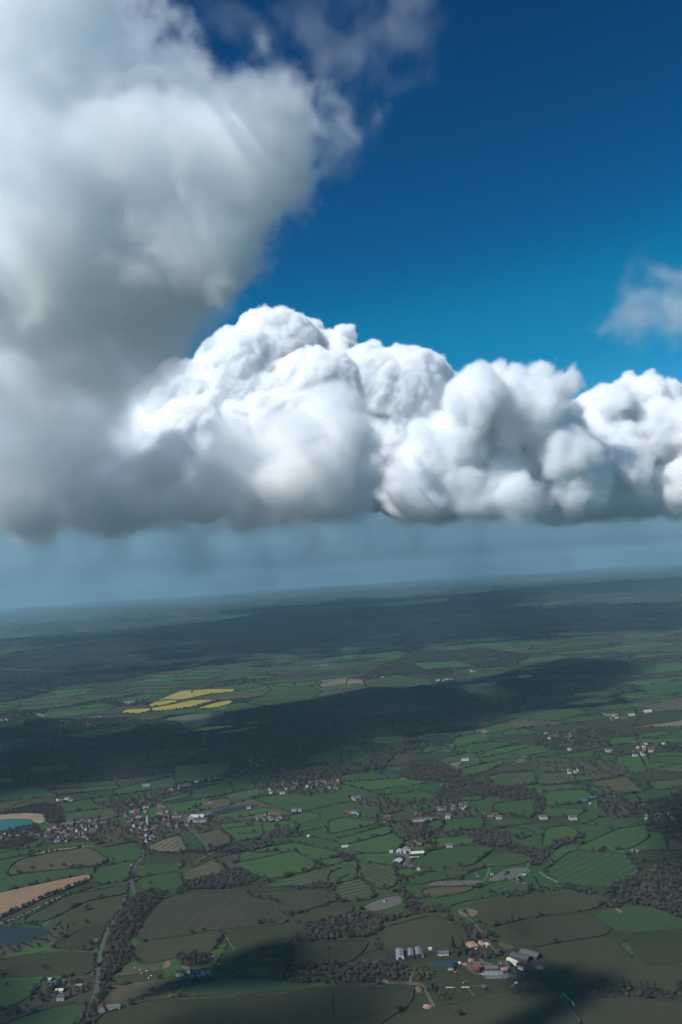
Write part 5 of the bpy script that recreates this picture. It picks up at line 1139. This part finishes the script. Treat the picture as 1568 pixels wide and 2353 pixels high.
barn(*C4(1148,712), 6, 10, .2, 'stone_wall', 'grey_sheet', 'small grey shed below the teal-roofed barns', hw=4)
barn(*C4(570,509), 10, 21, H-.1, 'white_wall', 'grey_sheet', 'grey-roofed barn above the sandy yard', hw=5); barn(*C4(850,502), 16, 24, .1, 'timber_wall', 'slate_roof', 'dark barn at the pale concrete yard', hw=5)
barn(*C4(845,125), 24, 60, H, 'stone_wall', 'slate_roof', 'long grey building in the square dark wood', hw=8); barn(*C4(1410,287), 10, 26, H, 'white_wall', 'pale_sheet', 'long white barn of the distant farm', hw=6)
barn(*C4(1300,316), 12, 22, H, 'brick_wall', 'tile_roof', 'red-roofed barn of the distant farm', hw=5); barn(*C4(1336,302), 12, 20, H, 'white_wall', 'grey_sheet', 'grey-roofed barn of the distant farm', hw=5)
barn(*C3(910,778), 18, 34, H-.15, 'white_wall', 'pale_sheet', 'big white-roofed industrial shed in the village', hw=7); barn(*C3(965,770), 17, 18, .1, 'green_sheet', 'teal_sheet', 'blue-green roofed industrial shed in the village', hw=7)
barn(*C3(925,790), 16, 34, H-.15, 'stone_wall', 'slate_roof', 'dark-roofed industrial shed below the white-roofed one', hw=6); barn(*C3(880,785), 14, 22, .1, 'white_wall', 'grey_sheet', 'grey-roofed industrial shed left of the white-roofed one', hw=6)
barn(*C3(675,628), 8, 22, H, 'stone_wall', 'grey_sheet', 'pale long shed at the edge of the long wood', hw=5); barn(*C3(600,246), 30, 60, H-.2, 'stone_wall', 'slate_roof', 'grey farm sheds left of the yellow fields', hw=8)
house(*C4(490,775), 9, 11, H, 'white_wall', 'slate_roof', 'tall white house above the wide pasture', hw=7, chim=2); house(*C4(350,765), 9, 12, .2, 'brick_wall', 'red_tile', 'red-roofed farmhouse above the white cottage row', hw=5.5, wing=(7, 9, 5, -3, H))
house(*C4(213,775), 9, 16, H, 'brick_wall', 'red_tile', 'long orange-red roofed house above the curved lane', hw=4.5); barn(*C4(198,799), 6, 7, .4, 'white_wall', 'pale_sheet', 'tiny white hut on the curved lane', hw=3)
for q, xx in enumerate((340, 366, 388, 410)): house(*C4(xx, 789-q*1.5), 7, 11, H, 'white_wall', 'slate_roof', ['leftmost', 'second', 'third', 'rightmost'][q]+' cottage of the white row of four', hw=4)
house(*C4(458,735), 8, 30, H, 'white_wall', 'slate_roof', 'long dark-roofed building behind the white cottages', hw=3.5, chim=0); house(*C4(1050,462), 9, 10, .1, 'white_wall', 'red_tile', 'white house with red roof above the right-hand pasture', hw=5.5)
house(*C4(1232,469), 10, 18, H, 'white_wall', 'slate_roof', 'lone bright white house with grey roof in the right middle', hw=6, chim=2); house(*C4(1066,780), 9, 16, H, 'white_wall', 'red_tile', 'white house with red roof below the teal-roofed barns field', hw=5)
house(*C4(930,777), 9, 16, H, 'white_wall', 'tile_roof', 'white house at the foot of the plain green field', hw=5); house(*C3(1353,741), 8, 12, H, 'white_wall', 'slate_roof', 'left one of the two bright white cottages', hw=5); house(*C3(1380,742), 7, 8, H, 'white_wall', 'slate_roof', 'right one of the two bright white cottages', hw=5)
house(*C3(1145,730), 7, 10, H, 'white_wall', 'slate_roof', 'white cottage at the end of the mill pond', hw=4)
# church
cx, cyy = G(*C3(682,808)); z = float(hgt(cx, cyy)); ch = empty('church', (cx, cyy, z+.8), .15); thing(ch, 'stone village church with a pointed pale spire', 'church')
m = MB(); m.prism([(-4.5, -1), (4.5, -1), (4.5, 6), (0, 11), (-4.5, 6)], -11, 11); o = put('nave', m.mesh('nave'), ch); o.data.materials.append(MATS['stone_wall'])
m = MB(); m.prism(gable(9, 22, 6, 5), -11.3, 11.3); o = put('roof', m.mesh('roof'), ch); o.data.materials.append(MATS['tile_roof'])
m = MB(); m.box(-3, 3, -17, -11.05, -1, 14); o = put('tower', m.mesh('tower'), ch); o.data.materials.append(MATS['stone_wall'])
m = MB(); m.cone((0, -14, 14), (0, -14, 30), 3.6, .1, 8); o = put('spire', m.mesh('spire'), ch); o.data.materials.append(MATS['pale_sheet'])
# village and hamlet houses: (crop, outline or points, count, look weights, place name)
VILL = [
 (3,[(205,870),(225,830),(310,800),(400,790),(480,785),(490,800),(440,830),(440,872),(380,880),(250,885)],58,'rbbwggb','in the dense left part of the big village'),
 (3,[(560,740),(640,740),(660,790),(640,850),(660,880),(620,870),(590,800)],20,'rwgb','along the village street near the church'),
 (3,[(670,820),(720,820),(720,845),(690,890),(675,885)],9,'wwrg','beside the road below the church'),
 (3,[(740,770),(860,770),(880,800),(840,820),(760,800)],20,'rbwg','between the church and the industrial sheds'),
 (3,[(590,700),(650,705),(800,735),(850,760),(700,770),(610,740)],16,'wgbr','on the slope above the church'),
 (3,[(740,655),(860,620),(900,628),(860,640),(770,662)],12,'wgrb','in the roadside row above the lit green field'),
 (3,[(900,605),(1010,592),(1012,600),(905,612)],7,'wgb','in the row at the edge of the long wood'),
 (3,[(1140,500),(1170,480),(1240,515),(1180,560),(1140,560)],11,'wwgb','in the hamlet among the shaded trees'),
 (3,[(1230,650),(1330,610),(1400,620),(1480,600),(1568,600),(1568,645),(1480,650),(1360,665),(1240,662)],30,'wwgr','in the shaded village right of the lit green field'),
 (3,[(1190,770),(1250,755),(1290,770),(1280,790),(1190,790)],12,'rbwg','in the brick hamlet below the green field'),
 (3,[(260,690),(330,685),(330,697),(270,700)],5,'wrb','in the row left of the dark cypress'),
 (3,[(0,850),(130,840),(200,860),(100,880),(0,880)],10,'gwb','scattered below the quarry'),
 (4,[(20,750),(75,750),(80,762),(20,765)],6,'rwr','in the row at the left end of the curved lane'),
 (4,[(1340,430),(1490,435),(1480,450),(1360,500),(1340,490)],17,'wwrgb','in the far right hamlet'),
 (4,[(1050,555),(1090,555),(1090,570),(1050,570)],6,'wwr','in the white cluster above the tan-green field'),
 (4,[(940,375),(1100,378),(1090,435),(1000,425),(930,420)],12,'rwgb','in the hamlet among trees in the right middle'),
 (4,[(1400,765),(1530,760),(1530,792),(1400,792)],9,'wwg','among the dark trees at the right edge'),
 (4,[(60,682),(95,682),(90,692),(60,692)],4,'w','in the white cluster below the long wood'),
 (4,[(660,768),(730,765),(730,778),(660,778)],6,'rwb','in the row right of the tall white house'),
 (4,[(510,720),(580,715),(580,735),(510,735)],6,'wgb','in the group behind the tall white house'),
 (4,[(425,135),(520,135),(520,142),(425,144)],7,'wrg','in the far hamlet above the central wood'),
 (4,[(150,122),(200,120),(200,128),(150,130)],4,'wr','in the small far hamlet by the tan field'),
 (4,[(590,95),(635,98),(632,106),(590,105)],4,'w','in the far white cluster below the skyline'),
 (4,[(1250,300),(1300,325),(1240,335),(1190,320)],4,'wb','scattered near the distant farm'),
 (3,[(160,298),(210,296),(210,304),(160,305)],5,'w','in the pale row at the far left'),
 (3,[(250,330),(360,320),(470,300),(470,310),(300,345)],11,'wwg','in the far string of houses left of the yellow fields'),
 (3,[(0,322),(40,322),(40,330),(0,330)],4,'w','at the far left edge'),
 (3,[(380,345),(460,335),(460,352),(390,372)],8,'wgr','in the far group below the yellow fields'),
]
LOOK = {'r': ('brick_wall', 'red_tile', 'red-brick house with orange-red roof'), 'w': ('white_wall', 'slate_roof', 'white-walled house with grey roof'), 'g': ('stone_wall', 'slate_roof', 'grey house with dark roof'), 'b': ('brick_wall', 'tile_roof', 'brown-roofed brick house')}
DIM = [(7, 9), (6.5, 8), (7, 12), (6, 14)]
for c, P, n, looks, place in VILL:
    V = crop(c, P); x0, x1 = min(p[0] for p in V), max(p[0] for p in V); y0, y1 = min(p[1] for p in V), max(p[1] for p in V); pts = []; t_ = 0
    while len(pts) < n and t_ < 4000:
        t_ += 1; p = (rnd.uniform(x0, x1), rnd.uniform(y0, y1))
        if not in_poly(*p, V): continue
        w_ = G(*p)
        if any(math.hypot(w_[0]-q[0], w_[1]-q[1]) < 17-min(5, t_/700) for q in pts): continue
        pts.append(w_)
    for p in pts:
        wl, rf, ds = LOOK[rnd.choice(looks)]; w_, l_ = rnd.choice(DIM); far = math.hypot(*p) > 3400
        lab = ds+' '+place; s = 1.15 if far else 1.0
        o = house(p[0], p[1], w_*s, l_*s, rnd.choice((.2, .2+H, -.3, H, H, 0)), wl, rf, lab, hw=5, chim=0 if far else 1, win=math.hypot(*p) < 2100, group=lab, px=False)
# ------------------------------------------------------------------ small things of the farmyards
def car(x, y, rot, paint, label):
    x, y = G(x, y); z = float(hgt(x, y))+.9+math.hypot(x, y)*3e-4
    r = empty('parked_car', (x, y, z), rot); thing(r, label, 'car')
    def body(): return MB().prism([(-2.1, .35), (2.1, .35), (2.15, .8), (1.2, .95), (.75, 1.05), (-1.6, 1.05), (-2.15, .85)], -.85, .85)
    o = put('body', part(('cb', paint), 'body', body, paint), r)
    put('window', part(('cw',), 'window', lambda: MB().prism([(-1.55, 1.05), (.85, 1.05), (.3, 1.42), (-1.2, 1.42)], -.74, .74), 'glass'), r)
    put('roof', part(('cr', paint), 'roof', lambda: MB().prism([(-1.22, 1.42), (.32, 1.42), (.2, 1.5), (-1.1, 1.5)], -.72, .72), paint), r)
    for sx in (-1.35, 1.35):
        for sy in (-.85, .85): put('wheel', part(('ct',), 'wheel', lambda: MB().cone((0, -.1, 0), (0, .1, 0), .34, .34, 12), 'rubber'), r, (sx, sy, .34))
    return r
car(*A(1110,369), .3, 'paint_white', 'white car parked at the corner of the farm lane'); car(*A(798,99), .1, 'paint_white', 'white car beside the rusty pink shed')
car(*A(310,282), 1.2, 'car_dark', 'dark car on the short track beside the budding trees'); car(*A(383,405), 1.3, 'car_dark', 'dark car on the track beside the bare earth scrape')
car(*A(630,232), 1.0, 'paint_white', 'white car right of the dark-roofed barn'); car(*A(225,178), .2, 'car_silver', 'silver car in front of the white-ended barn'); car(*A(395,145), .2, 'car_dark', 'dark car in the yard right of the three barns')
car(*A(925,215), 1.3, 'car_red', 'red car behind the long brick stable'); car(*Bp(1255,297), .1, 'car_silver', 'silver car beside the white garage'); car(*Bp(985,472), .1, 'blue_paint', 'blue car at the rubble beside the pale farm track'); car(*Bp(345,610), .2, 'car_silver', 'silver car beside the road below the stone cottage')
car(*C2(628,243), .3, 'car_silver', 'silver car on the track between the ponds')
car(*crop(1, [(603,190)])[0], 1.3, 'paint_white', 'white car driving on the main road bend'); car(*crop(1, [(655,125)])[0], 1.5, 'paint_white', 'white van-like car on the main road below the allotments')
def digger(x, y, paint, label):
    x, y = G(x, y); z = float(hgt(x, y))+.9; r = empty('digger', (x, y, z), .5); thing(r, label, 'digger')
    for s in (-.9, .9): put('track', part(('dt',), 'track', lambda: MB().box(-1.6, 1.6, -.3, .3, 0, .8), 'rubber'), r, (0, s, 0))
    put('body', part(('db', paint), 'body', lambda: MB().prism([(-1.7, .85), (1.2, .85), (1.2, 1.7), (-1.2, 2.0), (-1.7, 1.6)], -1.1, 1.1), paint), r)
    put('cab', part(('dc',), 'cab', lambda: MB().box(-.1, 1.1, -.9, .1, 1.75, 2.9), 'glass'), r)
    put('arm', part(('da', paint), 'arm', lambda: MB().cone((1.1, .4, 1.4), (3.4, .4, 3.2), .22, .18).cone((3.4, .4, 3.2), (4.6, .4, .7), .18, .14), paint), r)
    put('bucket', part(('dk',), 'bucket', lambda: MB().prism([(4.2, .2), (5.0, .2), (5.1, .9), (4.5, .9)], .1, .8), 'steel'), r)
digger(*A(636,286), 'orange_paint', 'orange digger on the farm green'); digger(*A(700,368), 'orange_paint', 'smaller orange digger below the farm green')
bale = lambda m: part(('bale', m), 'bale', lambda: MB().cone((-.75, 0, .72), (.75, 0, .72), .74, .74, 14), m)
for q in range(16):
    row = 0 if q < 8 else 1; k = q % 8; p = G(*A(1470+row*38+k*3.4, 452+row*36+k*3.6)); 
    o = bpy.data.objects.new('wrapped_bale', bale('bright_green')); S.collection.objects.link(o); o.location = (p[0]+(q % 2)*1.6, p[1], float(hgt(*p))+.8); o.rotation_euler[2] = .6+rnd.uniform(-.3, .3); o.scale = (1.25, 1.25, 1.25)
    thing(o, 'bright green wrapped bale in the '+('upper' if row == 0 else 'lower')+' green heap on the hedge track', 'bale', ('upper' if row == 0 else 'lower')+' heap of green bales')
for q in range(6):
    p = G(*A(1548+q*3.4, 520+q*4.2)); o = bpy.data.objects.new('wrapped_bale', bale('pale_sheet')); S.collection.objects.link(o); o.location = (p[0], p[1], float(hgt(*p))+.8); o.rotation_euler[2] = .6; o.scale = (1.2, 1.2, 1.2)
    thing(o, 'pale grey wrapped bale below the green bale heaps', 'bale', 'pale wrapped bales')
for q in range(9):
    p = G(*A(565+q*21, 399-(q > 5))); o = bpy.data.objects.new('water_trough', part(('tr',), 'water_trough', lambda: MB().box(-1.2, 1.2, -.4, .4, 0, .7), 'paint_white')); S.collection.objects.link(o); o.location = (p[0], p[1], float(hgt(*p))+.7)
    thing(o, 'low white trough in the line along the farm track', 'trough', 'white troughs along the farm track')
for q in range(5):
    p = G(*Bp(205+q*12, 328-q*2.5)); o = bpy.data.objects.new('storage_tank', part(('tk',), 'storage_tank', lambda: MB().cone((0, 0, 0), (0, 0, 1.7), 1.1, 1.1, 14).cone((0, 0, 1.7), (0, 0, 2.0), 1.1, .3, 14), 'teal_sheet')); S.collection.objects.link(o); o.location = (p[0], p[1], float(hgt(*p))+.6)
    thing(o, 'teal tank in the short row of five beside the drive', 'tank', 'row of teal tanks')
def heap(x, y, rx, ry, h, mat, name, label):
    x, y = G(x, y); rg = random.Random(int(x)); v = [(0, 0, h)]; f = []; n = 22
    for k in range(1, 6):
        for j in range(n): a = j*2*PI/n; r_ = k/5*(1+rg.uniform(-.13, .13)); v.append((rx*r_*math.cos(a), ry*r_*math.sin(a), h*(math.cos(min(1, k/5)*PI)*.5+.5)*rg.uniform(.75, 1.2)-.1*k/5))
    f = [(0, 1+j, 1+(j+1) % n) for j in range(n)]+[(1+(k-1)*n+j, 1+k*n+j, 1+k*n+(j+1) % n, 1+(k-1)*n+(j+1) % n) for k in range(1, 5) for j in range(n)]
    o = link(name, mesh(name, v, f), mat=mat, loc=(x, y, float(hgt(x, y))+.7)); thing(o, label, 'heap'); return o
heap(*A(92,345), 9, 9, 3.0, 'tan_soil', 'gravel_heap', 'pinkish gravel heap at the end of the track'); heap(*A(410,546), 5.5, 6, 1.6, 'rust_sheet', 'rubble_heap', 'reddish rubble heap beside the hedge corner')
heap(*Bp(965,462), 8, 6, 1.6, 'yard', 'rubble_heap', 'grey rubble heap with a blue car on the pale track'); heap(*C2(915,657), 6, 6, 1.4, 'tan_soil', 'straw_heap', 'straw-coloured heap on the mud yard'); heap(*A(850,292), 4, 4, 1.2, 'rust_sheet', 'rubble_heap', 'brick rubble right of the red-brick farmhouse')
# sheep in the olive field above the mill pond, and in the paddock of the cream house
def sheep_mesh():
    m = MB(); m.cone((-.55, 0, .75), (.5, 0, .78), .34, .36, 10).cone((.5, 0, .85), (.85, 0, 1.05), .18, .12, 8)
    for sx in (-.4, .35):
        for sy in (-.16, .16): m.cone((sx, sy, .5), (sx, sy, 0), .07, .045, 5)
    return m
for q in range(34):
    far = q < 28; p = G(*(C3(rnd.uniform(930, 985), rnd.uniform(690, 712)) if far else Bp(rnd.uniform(640, 800), rnd.uniform(250, 330))))
    o = bpy.data.objects.new('sheep', part(('sh',), 'sheep', sheep_mesh, 'paint_white')); S.collection.objects.link(o); o.location = (p[0], p[1], float(hgt(*p))+1.0); o.rotation_euler[2] = rnd.uniform(0, 6.28); o.scale = (1.3,)*3
    thing(o, 'white sheep grazing in '+('the olive sheep field above the mill pond' if far else 'the paddocks left of the cream gabled house'), 'sheep', 'flock in '+('the olive sheep field' if far else 'the paddocks'))
# ------------------------------------------------------------------ air
def haze_box(name, lo, hi, dens, color):
    me = bpy.data.meshes.new(name); bm = bmesh.new(); bmesh.ops.create_cube(bm, size=1)
    for v in bm.verts: v.co = Vector([(lo[i]+hi[i])/2 + v.co[i]*(hi[i]-lo[i]) for i in range(3)])
    bm.to_mesh(me); bm.free(); o = bpy.data.objects.new(name, me); S.collection.objects.link(o)
    m = bpy.data.materials.new(name+'_air'); m.use_nodes = True; t = m.node_tree; t.nodes.remove(t.nodes['Principled BSDF'])
    pv = t.nodes.new('ShaderNodeVolumePrincipled'); pv.inputs['Color'].default_value = color; pv.inputs['Density'].default_value = dens; pv.inputs['Anisotropy'].default_value = 0
    t.links.new(pv.outputs[0], t.nodes['Material Output'].inputs['Volume']); me.materials.append(m)
    o['kind'] = 'stuff'; o['label'] = 'blue-grey haze over the far countryside'; o['category'] = 'haze'
haze_box('haze', (-46000, -6500, -120), (46000, 45000, 960), 3.5e-5, (.42, .69, .82, 1))
